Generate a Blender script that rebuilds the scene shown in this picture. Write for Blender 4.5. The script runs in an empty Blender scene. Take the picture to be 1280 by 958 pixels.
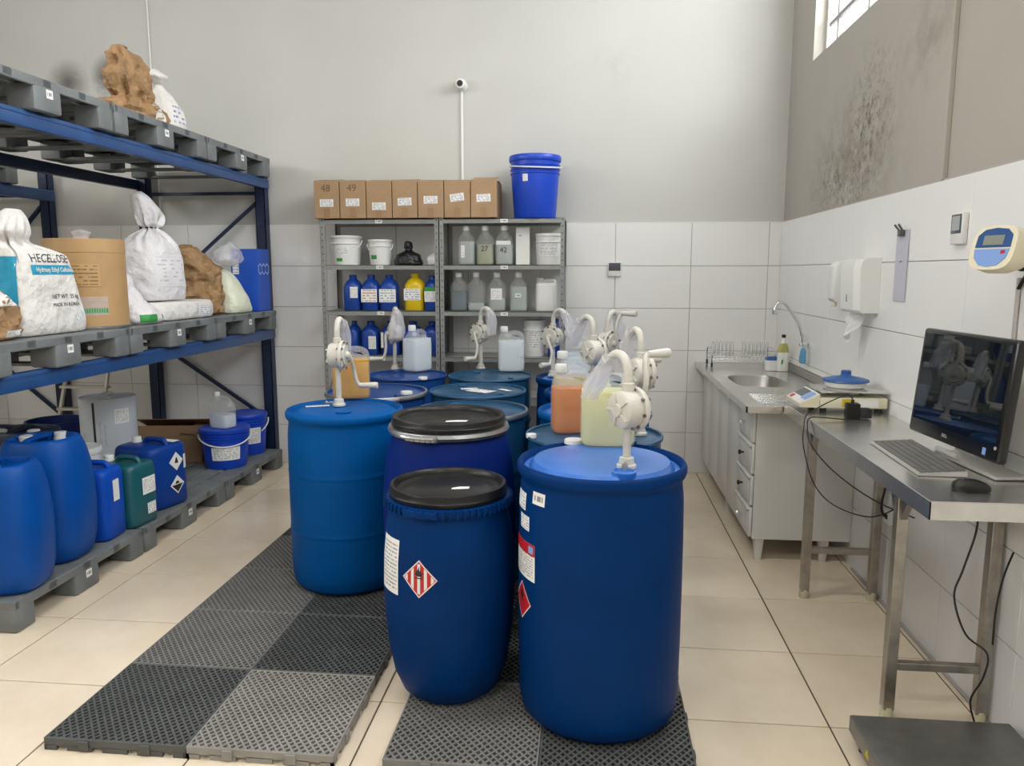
import bpy, bmesh, math, random
from mathutils import Vector, Matrix, noise
random.seed(7)
PI = math.pi
S = bpy.context.scene
COL = S.collection

# ------------------------------------------------------------------ camera, world, lights, exposure
F = 960.0; H = 1.62
TH = math.atan(139 / F); PS = math.atan(98 / F * math.cos(TH))
cam_d = bpy.data.cameras.new('camera'); cam = bpy.data.objects.new('camera', cam_d); COL.objects.link(cam)
cam.location = (0, 0, H); cam.rotation_euler = (PI / 2 - TH, 0, PS)
cam_d.sensor_fit = 'HORIZONTAL'; cam_d.sensor_width = 36; cam_d.lens = 36 * F / 1280; cam_d.clip_start = .05
S.camera = cam
S.view_settings.view_transform = 'Standard'; S.view_settings.look = 'None'
S.view_settings.gamma = 1; S.view_settings.use_curve_mapping = False
S.view_settings.exposure = 0.08
S.cycles.use_denoising = True
S.cycles.max_bounces = 10; S.cycles.transparent_max_bounces = 24

W = bpy.data.worlds.new('sky'); S.world = W; W.use_nodes = True
W.node_tree.nodes['Background'].inputs[0].default_value = (.93, .97, 1, 1)
W.node_tree.nodes['Background'].inputs[1].default_value = 3.0

def area(name, loc, rot, sx, sy, power, color=(1, 1, 1)):
    l = bpy.data.lights.new(name, 'AREA'); l.shape = 'RECTANGLE'; l.size = sx; l.size_y = sy
    l.energy = power; l.color = color
    o = bpy.data.objects.new(name, l); COL.objects.link(o); o.location = loc; o.rotation_euler = rot
    return o
# daylight at the one window in view; other windows and ceiling lights are added
WIN = [(3.75, 5.62), (1.1, 2.97), (-1.55, .32)]  # first one is in view, the other two are added out of view
for y0, y1 in WIN:
    area('window_and_added_light', (1.75, (y0 + y1) / 2, 3.75), (0, math.radians(68), 0), 1.3, y1 - y0, 86, (.95, .98, 1))
ADDED_WINL = [(-2.2, .2), (1.2, 3.6)]  # unseen left windows, added to brighten the right wall
for y0, y1 in ADDED_WINL:
    area('window_and_added_light', (-6.5, (y0 + y1) / 2, 3.6), (0, math.radians(-75), 0), 1.3, y1 - y0, 130, (1, .99, .96))
area('added_ceiling_light', (-1.2, 2.6, 4.45), (0, 0, 0), 1.3, .3, 42, (1, .98, .94))  # added ceiling lights out of view, filling from above
area('added_ceiling_light', (-1.2, -.4, 4.45), (0, 0, 0), 1.3, .3, 42, (1, .98, .94))

# ------------------------------------------------------------------ photo pixel -> place (distance from the plane touched)
_d = Vector((-math.sin(PS) * math.cos(TH), math.cos(PS) * math.cos(TH), -math.sin(TH)))
_r = Vector((math.cos(PS), math.sin(PS), 0)); _u = _r.cross(_d); _C = Vector((0, 0, H))
def _ray(x, y): return _d + _r * ((x - 640) / F) - _u * ((y - 479) / F)
def PZ(x, y, z): v = _ray(x, y); return _C + v * ((z - H) / v.z)
def PY(x, y, Y): v = _ray(x, y); return _C + v * (Y / v.y)
def PX(x, y, X): v = _ray(x, y); return _C + v * (X / v.x)

# ------------------------------------------------------------------ helpers
def tag(o, label=None, cat=None, group=None, kind=None):
    if label: o['label'] = label
    if cat: o['category'] = cat
    if group: o['group'] = group
    if kind: o['kind'] = kind
    return o
def thing(name, label, cat, loc=(0, 0, 0), rz=0, group=None):
    o = bpy.data.objects.new(name, None); COL.objects.link(o); o.empty_display_size = .1
    o.location = loc; o.rotation_euler = (0, 0, math.radians(rz))
    return tag(o, label, cat, group)
def copy_tree(o, parent=None):
    c = o.copy(); COL.objects.link(c); c.parent = parent
    for ch in list(o.children): copy_tree(ch, c)
    return c

_rb = {}
def _rbox(sx, sy, sz, r, seg):
    k = (round(sx, 4), round(sy, 4), round(sz, 4), round(r, 4), seg)
    if k not in _rb:
        bm = bmesh.new(); bmesh.ops.create_cube(bm, size=1)
        for v in bm.verts: v.co = Vector((v.co.x * sx, v.co.y * sy, v.co.z * sz))
        if r > 0: bmesh.ops.bevel(bm, geom=list(bm.edges), offset=min(r, .49 * min(sx, sy, sz)), segments=seg, profile=.5, affect='EDGES')
        bm.verts.index_update()
        _rb[k] = ([v.co.copy() for v in bm.verts], [[v.index for v in f.verts] for f in bm.faces]); bm.free()
    return _rb[k]
def spl(pts, n=8):
    pts = [Vector(p) for p in pts]; out = []
    for i in range(len(pts) - 1):
        p0 = pts[max(i - 1, 0)]; p1 = pts[i]; p2 = pts[i + 1]; p3 = pts[min(i + 2, len(pts) - 1)]
        for j in range(n):
            t = j / n
            out.append(.5 * ((2 * p1) + (p2 - p0) * t + (2 * p0 - 5 * p1 + 4 * p2 - p3) * t * t + (3 * p1 - p0 - 3 * p2 + p3) * t ** 3))
    return out + [pts[-1]]
def sec(w, d, z, n=2.5, ox=0, oy=0, N=32):
    out = []
    for i in range(N):
        a = 2 * PI * i / N; c, s = math.cos(a), math.sin(a)
        out.append(Vector((ox + math.copysign(abs(c) ** (2 / n), c) * w / 2, oy + math.copysign(abs(s) ** (2 / n), s) * d / 2, z)))
    return out
class MB:
    def __init__(s): s.v = []; s.f = []; s.uv = []
    def add(s, vs, fs, m=None, uvs=None):
        b = len(s.v)
        s.v += [(m @ Vector(v)) if m else Vector(v) for v in vs]
        s.f += [[i + b for i in f] for f in fs]
        s.uv += uvs if uvs else [None] * len(fs)
        return s
    def box(s, x0, x1, y0, y1, z0, z1, r=0, seg=2, m=None):
        vs, fs = _rbox(abs(x1 - x0), abs(y1 - y0), abs(z1 - z0), r, seg)
        t = Matrix.Translation(((x0 + x1) / 2, (y0 + y1) / 2, (z0 + z1) / 2))
        return s.add(vs, fs, (m @ t) if m else t)
    def lathe(s, prof, seg=48, m=None):
        vs = []; fs = []; rows = []
        for r, z in prof:
            if r < 1e-6: rows.append([len(vs)]); vs.append((0, 0, z))
            else:
                rows.append(list(range(len(vs), len(vs) + seg)))
                vs += [(r * math.cos(2 * PI * i / seg), r * math.sin(2 * PI * i / seg), z) for i in range(seg)]
        for a, b in zip(rows, rows[1:]):
            for i in range(seg):
                j = (i + 1) % seg
                if len(a) == 1 and len(b) == 1: continue
                if len(a) == 1: fs.append([a[0], b[j], b[i]][::-1] if False else [a[0], b[j], b[i]])
                elif len(b) == 1: fs.append([a[i], a[j], b[0]])
                else: fs.append([a[i], a[j], b[j], b[i]])
        return s.add(vs, fs, m)
    def tube(s, pts, r, seg=8, m=None, closed=False):
        pts = [Vector(p) for p in pts]; n = len(pts); vs = []; fs = []
        rr = r if isinstance(r, (list, tuple)) else [r] * n
        t0 = (pts[1] - pts[0]).normalized(); nrm = t0.orthogonal().normalized()
        for i in range(n):
            if closed: t = (pts[(i + 1) % n] - pts[i - 1]).normalized()
            else: t = (pts[min(i + 1, n - 1)] - pts[max(i - 1, 0)]).normalized()
            nrm = (nrm - t * nrm.dot(t)).normalized(); b = t.cross(nrm)
            vs += [pts[i] + (nrm * math.cos(2 * PI * k / seg) + b * math.sin(2 * PI * k / seg)) * rr[i] for k in range(seg)]
        for i in range(n if closed else n - 1):
            for k in range(seg):
                k2 = (k + 1) % seg; i2 = (i + 1) % n
                fs.append([i * seg + k, i * seg + k2, i2 * seg + k2, i2 * seg + k])
        if not closed: fs.append(list(range(seg))[::-1]); fs.append(list(range((n - 1) * seg, n * seg)))
        return s.add(vs, fs, m)
    def loft(s, secs, m=None, cap=True):
        n = len(secs[0]); vs = [p for q in secs for p in q]; fs = []
        for i in range(len(secs) - 1):
            for k in range(n):
                k2 = (k + 1) % n
                fs.append([i * n + k, i * n + k2, (i + 1) * n + k2, (i + 1) * n + k])
        if cap: fs.append(list(range(n))[::-1]); fs.append(list(range((len(secs) - 1) * n, len(secs) * n)))
        return s.add(vs, fs, m)
    def prism(s, poly, z0, z1, m=None):
        n = len(poly)
        vs = [(x, y, z0) for x, y in poly] + [(x, y, z1) for x, y in poly]
        fs = [list(range(n))[::-1], list(range(n, 2 * n))] + [[i, (i + 1) % n, n + (i + 1) % n, n + i] for i in range(n)]
        return s.add(vs, fs, m)
    def build(s, name, mat, parent=None, sharp=38, smooth=True):
        me = bpy.data.meshes.new(name); me.from_pydata([tuple(v) for v in s.v], [], s.f)
        me.materials.append(mat)
        if any(u is not None for u in s.uv):
            l = me.uv_layers.new(name='UVMap'); k = 0
            for f, u in zip(s.f, s.uv):
                for j in range(len(f)):
                    if u: l.data[k].uv = u[j]
                    k += 1
        if smooth:
            me.polygons.foreach_set('use_smooth', [True] * len(me.polygons))
            me.set_sharp_from_angle(angle=math.radians(sharp))
        me.update()
        o = bpy.data.objects.new(name, me); COL.objects.link(o)
        if parent: o.parent = parent
        return o
def mesh_copy(o, parent, loc=None, rz=None, scale=None):
    c = o.copy(); COL.objects.link(c); c.parent = parent
    if loc is not None: c.location = loc
    if rz is not None: c.rotation_euler = (0, 0, rz)
    if scale is not None: c.scale = scale
    return c
def recalc(o):
    bm = bmesh.new(); bm.from_mesh(o.data); bmesh.ops.recalc_face_normals(bm, faces=bm.faces); bm.to_mesh(o.data); bm.free()
    return o
RX = lambda a: Matrix.Rotation(math.radians(a), 4, 'X')
RY = lambda a: Matrix.Rotation(math.radians(a), 4, 'Y')
RZ = lambda a: Matrix.Rotation(math.radians(a), 4, 'Z')
T = lambda x, y, z: Matrix.Translation((x, y, z))

# curved sheet on a round body: 2-D polygon (u along the surface, v up) cut in strips and bent round radius rad(z)
def clip(poly, a, b):
    def half(p, c, keep):
        o = []
        for i in range(len(p)):
            q, r = p[i], p[(i + 1) % len(p)]
            qi, ri = keep(q[0] - c), keep(r[0] - c)
            if qi: o.append(q)
            if qi != ri:
                t = (c - q[0]) / (r[0] - q[0]); o.append((c, q[1] + (r[1] - q[1]) * t))
        return o
    p = half(poly, a, lambda t: t >= 0)
    return half(p, b, lambda t: t <= 0) if p else p
def wrap(mb, poly, ang, z0, rad, off=.0012, step=.012, box=None):
    us = [p[0] for p in poly]; u = min(us); mx = max(us); vs_ = [p[1] for p in poly]
    bx = box or (min(us), max(us), min(vs_), max(vs_))
    dz = .02
    while u < mx - 1e-6:
        u2 = min(u + step, mx); c = clip(poly, u, u2)
        if len(c) >= 3:
            # cut vertically too, so that it follows a bulging body
            lo = min(p[1] for p in c); hi = max(p[1] for p in c); k = max(1, int((hi - lo) / dz + .99))
            for i in range(k):
                cc = clip([(q[1], q[0]) for q in c], lo + (hi - lo) * i / k, lo + (hi - lo) * (i + 1) / k)
                if len(cc) < 3: continue
                cc = [(q[1], q[0]) for q in cc]
                R0 = rad(z0); pts = []; uv = []
                for (a, b) in cc:
                    R = rad(z0 + b) + off; an = ang + a / R0
                    pts.append((R * math.cos(an), R * math.sin(an), z0 + b))
                    uv.append(((a - bx[0]) / (bx[1] - bx[0]), (b - bx[2]) / (bx[3] - bx[2])))
                mb.add(pts, [list(range(len(pts)))], None, [uv])
        u = u2
    return mb
def rect(w, h, ox=0, oy=0): return [(ox - w / 2, oy - h / 2), (ox + w / 2, oy - h / 2), (ox + w / 2, oy + h / 2), (ox - w / 2, oy + h / 2)]
def rad_of(prof):
    def f(z):
        p = [q for q in prof if q[0] > .05]
        for (r0, z0), (r1, z1) in zip(p, p[1:]):
            if z0 <= z <= z1 and z1 > z0: return r0 + (r1 - r0) * (z - z0) / (z1 - z0)
        return p[-1][0]
    return f
def sheet(mb, w, h, m, nx=1):           # flat sticker: local X = width, Z = height, facing -Y
    for i in range(nx):
        a, b = i / nx, (i + 1) / nx
        mb.add([(-w / 2 + w * a, 0, -h / 2), (-w / 2 + w * b, 0, -h / 2), (-w / 2 + w * b, 0, h / 2), (-w / 2 + w * a, 0, h / 2)], [[0, 1, 2, 3]], m, [[(a, 0), (b, 0), (b, 1), (a, 1)]])
    return mb
def text2d(txt, size, bold=0.0, align='CENTER'):
    c = bpy.data.curves.new('t', 'FONT'); c.body = txt; c.size = size; c.align_x = align; c.align_y = 'CENTER'; c.offset = bold; c.resolution_u = 3
    o = bpy.data.objects.new('t', c); COL.objects.link(o)
    bpy.context.view_layer.update()
    me = bpy.data.meshes.new_from_object(o.evaluated_get(bpy.context.evaluated_depsgraph_get()))
    vs = [(v.co.x, v.co.y) for v in me.vertices]; fs = [list(p.vertices) for p in me.polygons]
    bpy.data.objects.remove(o); bpy.data.curves.remove(c); bpy.data.meshes.remove(me)
    return vs, fs
def text_part(txt, size, mat, parent, m, bold=0.0, fn=None, align='CENTER'):   # m takes (x,0,z) facing -Y
    vs, fs = text2d(txt, size, bold, align)
    mb = MB(); mb.add([fn(x, y) if fn else (x, 0, y) for x, y in vs], fs, m)
    return mb.build('lettering', mat, parent, smooth=False)

# ------------------------------------------------------------------ materials
def M(name, col, rough=.5, metal=0, var=None, bump=None, spec=.5, coat=0, trans=None, see=0, emit=None, col2=None):
    m = bpy.data.materials.new(name); m.use_nodes = True; nt = m.node_tree; N = nt.nodes; L = nt.links
    p = N['Principled BSDF']; p.inputs['Base Color'].default_value = (*col, 1); p.inputs['Roughness'].default_value = rough
    p.inputs['Metallic'].default_value = metal; p.inputs['Specular IOR Level'].default_value = spec; p.inputs['Coat Weight'].default_value = coat
    tc = N.new('ShaderNodeTexCoord')
    if var:
        n = N.new('ShaderNodeTexNoise'); n.inputs['Scale'].default_value = var[0]; n.inputs['Detail'].default_value = 6; n.inputs['Roughness'].default_value = .65
        L.new(tc.outputs['Object'], n.inputs['Vector'])
        r = N.new('ShaderNodeValToRGB'); r.color_ramp.elements[0].position = .35; r.color_ramp.elements[1].position = .68
        c2 = col2 or tuple(c * (1 - var[1]) for c in col)
        r.color_ramp.elements[0].color = (*c2, 1); r.color_ramp.elements[1].color = (*col, 1)
        L.new(n.outputs['Fac'], r.inputs['Fac']); L.new(r.outputs['Color'], p.inputs['Base Color'])
    if bump:
        n = N.new('ShaderNodeTexNoise'); n.inputs['Scale'].default_value = bump[0]; n.inputs['Detail'].default_value = 5
        L.new(tc.outputs['Object'], n.inputs['Vector'])
        b = N.new('ShaderNodeBump'); b.inputs['Strength'].default_value = bump[1]; b.inputs['Distance'].default_value = bump[2] if len(bump) > 2 else .01
        L.new(n.outputs['Fac'], b.inputs['Height']); L.new(b.outputs['Normal'], p.inputs['Normal'])
    if emit: p.inputs['Emission Color'].default_value = (*emit[0], 1); p.inputs['Emission Strength'].default_value = emit[1]
    out = N['Material Output']; last = p.outputs[0]
    if trans:
        t = N.new('ShaderNodeBsdfTranslucent'); t.inputs['Color'].default_value = (*col, 1)
        mx = N.new('ShaderNodeMixShader'); mx.inputs[0].default_value = trans
        L.new(last, mx.inputs[1]); L.new(t.outputs[0], mx.inputs[2]); last = mx.outputs[0]
    if see:
        t = N.new('ShaderNodeBsdfTransparent'); mx = N.new('ShaderNodeMixShader'); mx.inputs[0].default_value = see
        L.new(last, mx.inputs[1]); L.new(t.outputs[0], mx.inputs[2]); last = mx.outputs[0]
    L.new(last, out.inputs['Surface'])
    return m
def print_mat(name, rows=9, bg=(.8, .8, .78), ink=(.12, .12, .14), dens=.5, sx=14, margin=.07):
    m = bpy.data.materials.new(name); m.use_nodes = True; nt = m.node_tree; N = nt.nodes; L = nt.links
    p = N['Principled BSDF']; p.inputs['Roughness'].default_value = .5
    tc = N.new('ShaderNodeTexCoord'); sp = N.new('ShaderNodeSeparateXYZ'); L.new(tc.outputs['UV'], sp.inputs[0])
    def mt(op, a, b=None):
        n = N.new('ShaderNodeMath'); n.operation = op
        for i, q in enumerate((a, b)):
            if q is None: continue
            if isinstance(q, (int, float)): n.inputs[i].default_value = q
            else: L.new(q, n.inputs[i])
        return n.outputs[0]
    y = mt('MULTIPLY', sp.outputs['Y'], rows); fr = mt('FRACT', y); fl = mt('FLOOR', y)
    line = mt('MULTIPLY', mt('GREATER_THAN', fr, .3), mt('LESS_THAN', fr, .72))
    cv = N.new('ShaderNodeCombineXYZ'); L.new(mt('MULTIPLY', sp.outputs['X'], sx), cv.inputs[0]); L.new(mt('MULTIPLY', fl, 7.31), cv.inputs[1])
    nz = N.new('ShaderNodeTexNoise'); nz.inputs['Scale'].default_value = 1; nz.inputs['Detail'].default_value = 2; L.new(cv.outputs[0], nz.inputs['Vector'])
    k = mt('MULTIPLY', line, mt('LESS_THAN', nz.outputs['Fac'], dens))
    for c in ('X', 'Y'):
        k = mt('MULTIPLY', k, mt('MULTIPLY', mt('GREATER_THAN', sp.outputs[c], margin), mt('LESS_THAN', sp.outputs[c], 1 - margin)))
    mx = N.new('ShaderNodeMix'); mx.data_type = 'RGBA'; mx.inputs[6].default_value = (*bg, 1); mx.inputs[7].default_value = (*ink, 1)
    L.new(mt('MULTIPLY', k, .75), mx.inputs[0]); L.new(mx.outputs[2], p.inputs['Base Color'])
    return m
def wall_mat(name, col, stains):
    """plaster; stains: list of (x,y,z, sx,sy,sz, strength, scale, threshold) in metres, blotches of mould with their own shape"""
    m = bpy.data.materials.new(name); m.use_nodes = True; nt = m.node_tree; N = nt.nodes; L = nt.links
    p = N['Principled BSDF']; p.inputs['Roughness'].default_value = .75; p.inputs['Specular IOR Level'].default_value = .3
    tc = N.new('ShaderNodeTexCoord')
    n = N.new('ShaderNodeTexNoise'); n.inputs['Scale'].default_value = 1.3; n.inputs['Detail'].default_value = 6; L.new(tc.outputs['Object'], n.inputs['Vector'])
    r = N.new('ShaderNodeValToRGB'); r.color_ramp.elements[0].position = .3; r.color_ramp.elements[1].position = .7
    r.color_ramp.elements[0].color = (*[c * .93 for c in col], 1); r.color_ramp.elements[1].color = (*col, 1)
    L.new(n.outputs['Fac'], r.inputs['Fac']); cur = r.outputs['Color']
    for (x, y, z, sx, sy, sz, st, sc, th, dark) in stains:
        mp = N.new('ShaderNodeMapping'); mp.vector_type = 'POINT'
        mp.inputs['Location'].default_value = (-x / sx, -y / sy, -z / sz); mp.inputs['Scale'].default_value = (1 / sx, 1 / sy, 1 / sz)
        L.new(tc.outputs['Object'], mp.inputs['Vector'])
        ln = N.new('ShaderNodeVectorMath'); ln.operation = 'LENGTH'; L.new(mp.outputs[0], ln.inputs[0])
        fo = N.new('ShaderNodeMapRange'); fo.inputs[1].default_value = 1; fo.inputs[2].default_value = .1; fo.inputs[3].default_value = 0; fo.inputs[4].default_value = 1
        L.new(ln.outputs['Value'], fo.inputs[0])
        nz = N.new('ShaderNodeTexNoise'); nz.inputs['Scale'].default_value = sc; nz.inputs['Detail'].default_value = 8; nz.inputs['Roughness'].default_value = .7
        L.new(tc.outputs['Object'], nz.inputs['Vector'])
        mr = N.new('ShaderNodeMapRange'); mr.inputs[1].default_value = th; mr.inputs[2].default_value = th + .18
        L.new(nz.outputs['Fac'], mr.inputs[0])
        mu = N.new('ShaderNodeMath'); mu.operation = 'MULTIPLY'; L.new(fo.outputs[0], mu.inputs[0]); L.new(mr.outputs[0], mu.inputs[1])
        mu2 = N.new('ShaderNodeMath'); mu2.operation = 'MULTIPLY'; L.new(mu.outputs[0], mu2.inputs[0]); mu2.inputs[1].default_value = st; mu2.use_clamp = True
        mx = N.new('ShaderNodeMix'); mx.data_type = 'RGBA'; mx.inputs[7].default_value = (*dark, 1)
        L.new(mu2.outputs[0], mx.inputs[0]); L.new(cur, mx.inputs[6]); cur = mx.outputs[2]
    L.new(cur, p.inputs['Base Color'])
    b1 = N.new('ShaderNodeTexNoise'); b1.inputs['Scale'].default_value = 3.2; b1.inputs['Detail'].default_value = 8; b1.inputs['Roughness'].default_value = .55
    L.new(tc.outputs['Object'], b1.inputs['Vector'])
    b = N.new('ShaderNodeBump'); b.inputs['Strength'].default_value = .35; b.inputs['Distance'].default_value = .012
    L.new(b1.outputs['Fac'], b.inputs['Height']); L.new(b.outputs['Normal'], p.inputs['Normal'])
    return m

m_tile_f = M('beige_porcelain', (.84, .725, .57), .2, var=(2.2, .14), col2=(.75, .63, .475), bump=(1.5, .03), spec=.5)
m_grout_f = M('dark_grout', (.10, .075, .05), .9)
m_tile_w = M('white_wall_tile', (.79, .785, .77), .22, var=(1.1, .03), bump=(1.2, .04))
m_grout_w = M('grey_grout', (.42, .40, .37), .9)
m_wall_b = wall_mat('plaster_back', (.555, .55, .52), [(-4.3, 6.2, 3.16, .2, 1, .2, 1.0, 5, .30, (.15, .14, .135)), (-3.95, 6.2, 3.2, .16, 1, .19, 1.2, 5, .30, (.13, .12, .12)),
                                                     (.19, 6.2, 3.2, .3, 1, .2, .15, 10, .45, (.3, .28, .24))])
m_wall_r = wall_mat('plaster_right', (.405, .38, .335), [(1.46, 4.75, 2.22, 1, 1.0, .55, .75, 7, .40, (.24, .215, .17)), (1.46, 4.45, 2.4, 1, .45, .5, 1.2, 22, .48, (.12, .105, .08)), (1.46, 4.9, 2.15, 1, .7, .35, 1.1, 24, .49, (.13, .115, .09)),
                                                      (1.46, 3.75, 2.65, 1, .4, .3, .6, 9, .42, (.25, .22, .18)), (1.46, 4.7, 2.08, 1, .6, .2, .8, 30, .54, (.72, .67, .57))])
m_wall_p = wall_mat('plaster_plain', (.58, .57, .53), [])
m_ceil = M('ceiling_white', (.72, .71, .68), .9)
m_blue_rack = M('rack_blue', (.018, .075, .235), .38, var=(9, .25), spec=.5)
m_navy_rack = M('rack_navy', (.008, .022, .075), .42, var=(9, .3))
m_pallet = M('pallet_grey', (.185, .20, .205), .5, var=(5, .3), bump=(60, .08, .003))
m_black = M('matt_black', (.012, .012, .014), .55)
m_blackp = M('black_plastic', (.007, .007, .008), .33, var=(14, .4), col2=(.013, .012, .011), bump=(30, .05), spec=.35)
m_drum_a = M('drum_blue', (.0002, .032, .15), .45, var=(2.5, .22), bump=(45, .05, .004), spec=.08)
m_drum_d = M('drum_light_blue', (.0004, .09, .33), .45, var=(2.5, .2), bump=(45, .05, .004), spec=.08)
m_drum_c = M('drum_indigo', (.004, .02, .165), .45, var=(2.5, .25), bump=(45, .05, .004), spec=.08)
m_drum_sheen = M('drum_top_sheen', (.03, .17, .60), .25, var=(4, .2), spec=.8)  # window sheen on the drum tops is put into this lighter blue
m_steel_teal = M('steel_drum_teal', (.012, .085, .19), .3, var=(5, .35), spec=.5)
m_steel_blue = M('steel_drum_blue', (.008, .06, .26), .3, var=(5, .3), spec=.5)
m_galv = M('galvanised', (.5, .51, .52), .35, metal=.9, var=(12, .3))
m_white = M('white_plastic', (.72, .72, .70), .4)
m_whiteb = M('white_bucket', (.74, .74, .72), .35)
m_pump = M('pump_warm_white', (.62, .60, .54), .42, var=(18, .12))
m_bolt = M('bolt_dark', (.2, .17, .14), .45, metal=.7)
m_jug = M('milky_plastic', (.83, .85, .84), .35, trans=.45, see=.76)
m_liq = {k: M('liquid_' + k, c, .25, trans=.45) for k, c in dict(amber=(.80, .45, .006), orange=(.78, .27, .001), pale=(.86, .84, .50), clear=(.86, .91, .95), slate=(.13, .18, .22), straw=(.55, .47, .12), grey=(.60, .64, .61), olive=(.52, .53, .36)).items()}
m_film = M('clear_film', (.80, .79, .84), .18, bump=(38, .7, .012), see=.6, trans=.25)
m_bkt = M('bucket_blue', (.002, .055, .52), .35, var=(6, .15))
m_bktd = M('bucket_dark_blue', (.008, .03, .17), .4)
m_can = M('can_blue', (.0005, .068, .33), .4, var=(3, .2), bump=(50, .06, .004), spec=.2)
m_can2 = M('can_royal_blue', (.004, .07, .45), .38, var=(3, .18), bump=(50, .06, .004), spec=.2)
m_cand = M('can_dark_blue', (.005, .045, .27), .4, var=(3, .2), spec=.2)
m_navy = M('can_navy', (.01, .016, .04), .45)
m_teal = M('can_teal', (.008, .105, .13), .4, var=(4, .25))
m_yel = M('bottle_yellow', (.72, .50, .008), .35)
m_bot = M('bottle_blue', (.006, .05, .30), .35)
m_green = M('label_green', (.03, .28, .05), .5)
m_card = M('cardboard', (.40, .26, .145), .75, var=(30, .1), bump=(50, .05))
m_cardd = M('cardboard_dark', (.27, .165, .09), .8, var=(12, .15))
m_tape = M('packing_tape', (.33, .20, .10), .3)
m_kraft = M('kraft_board', (.47, .29, .13), .5, var=(5, .15))
m_paper = M('kraft_paper', (.42, .25, .115), .7, var=(11, .42), bump=(16, .9, .03))
m_sack = M('white_woven_sack', (.74, .72, .69), .6, var=(7, .1), bump=(9, 1.0, .035))
m_sackp = M('white_plastic_sack', (.72, .70, .72), .35, var=(7, .08), bump=(12, .9, .03))
m_pale = M('pale_sack', (.74, .76, .60), .5, bump=(10, 1.0, .03))
m_tealp = M('sack_teal_print', (.01, .29, .47), .5, bump=(14, .4, .02))
m_shelf = M('shelf_grey', (.30, .31, .30), .42, metal=.25, var=(8, .15))
m_shelfd = M('shelf_hole', (.06, .06, .06), .7)
m_ss = M('stainless', (.74, .73, .70), .25, metal=.93, var=(7, .18), bump=(9, .03))
m_sst = M('stainless_tube', (.48, .45, .40), .32, metal=.9, var=(14, .3))
m_ssd = M('sink_bowl', (.40, .39, .37), .35, metal=.95)
m_scale = M('scale_platter', (.30, .30, .29), .38, metal=.85, var=(6, .3), bump=(20, .05))
m_cab = M('cabinet_white', (.72, .72, .69), .3, var=(1.5, .04))
m_chrome = M('chrome', (.72, .72, .72), .14, metal=1)
m_cream = M('cream_plastic', (.72, .67, .50), .42)
m_screen = M('screen_glass', (.006, .008, .010), .02, spec=.8)
m_bez = M('black_gloss_bezel', (.008, .008, .009), .22)
m_keys = M('keyboard_grey', (.16, .155, .15), .45, var=(30, .2))
m_silver = M('silver_plastic', (.55, .53, .50), .35, metal=.4)
m_lcd = M('lcd_grey', (.22, .24, .21), .25)
m_lcdd = M('lcd_dark', (.07, .08, .09), .25)
m_ind_b = M('indicator_blue', (.02, .075, .24), .35)
m_ind_l = M('indicator_light_blue', (.20, .33, .66), .4)
m_red = M('hazard_red', (.48, .012, .02), .45)
m_ink = M('black_ink', (.015, .015, .018), .5)
m_blueink = M('blue_ink', (.02, .05, .25), .5)
m_prt = print_mat('printed_label')
m_prt2 = print_mat('printed_label_dense', rows=14, dens=.56, sx=22)
m_prt3 = print_mat('shipping_label', rows=5, ink=(.1, .13, .3), dens=.52, sx=9)
m_tagp = print_mat('number_tag', rows=1, ink=(.05, .05, .05), dens=.56, sx=5, margin=.15)
m_sackprt = print_mat('sack_print', rows=8, bg=(.72, .70, .72), ink=(.45, .43, .48), dens=.47, sx=6)
m_paint = M('paint_white', (.74, .74, .71), .45)
m_rubber = M('nylon_foot', (.62, .60, .42), .5)
m_cloth = M('blue_cloth', (.10, .30, .48), .8, bump=(60, .5, .005))
m_lidblue = M('lid_blue', (.02, .10, .32), .35)
m_glass = M('window_glass', (.9, .95, 1), .05, see=.9)
m_wbar = M('window_bar_backlit', (.30, .29, .28), .5)  # white bars seen against the light, their shade put into the grey
m_alu = M('aluminium', (.60, .58, .52), .35, metal=.8)
m_mat = [M('mat_grey', (.20, .195, .185), .55, var=(7, .2)), M('mat_dark_grey', (.095, .10, .098), .55, var=(7, .25)), M('mat_light_grey', (.30, .29, .265), .55, var=(7, .2))]
m_gold = M('yellow_label', (.6, .45, .02), .5)
m_clip = M('clip_grey', (.12, .12, .11), .4, metal=.6)
m_acr = M('acrylic_sheet', (.62, .61, .70), .2, see=.25)
m_tissue = M('tissue_paper', (.85, .85, .84), .9, trans=.3)

# ------------------------------------------------------------------ the room
XR, YB, XL, YF, ZC = 1.475, 6.21, -6.2, -3.0, 4.6
def struct(name, mb, mat, parent=None, smooth=False):
    o = mb.build(name, mat, parent, smooth=smooth); o['kind'] = 'structure'; return o
floor = struct('floor', MB().box(XL - .2, XR + .2, YF - .2, YB + .2, -.12, -.004), m_grout_f)
TS = .55
def tile_src(sx, sy, sz, r):
    return MB().box(-sx / 2, sx / 2, -sy / 2, sy / 2, -sz / 2, sz / 2, r=r, seg=1)
ft = None
nx = 0
x = .88 - TS * 13
while x < XR:
    y = 2.657 - TS * 11
    while y < YB:
        x1 = min(x + TS, XR); y1 = min(y + TS, YB)
        if x1 - x > .03 and y1 - y > .03:
            if abs(x1 - x - TS) < 1e-3 and abs(y1 - y - TS) < 1e-3:
                if ft is None:
                    ft = tile_src(TS - .0065, TS - .0065, .01, .0015).build('floor_tile', m_tile_f, floor, smooth=False); o = ft
                else: o = mesh_copy(ft, floor)
            else: o = tile_src(x1 - x - .0065, y1 - y - .0065, .01, .0015).build('floor_tile', m_tile_f, floor, smooth=False)
            o.location = ((x + x1) / 2, (y + y1) / 2, -.005 + random.uniform(-.0004, .0004))
            o.rotation_euler = (0, 0, random.choice((0, PI)) if o.data == ft.data else 0)
        y += TS
    x += TS
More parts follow.
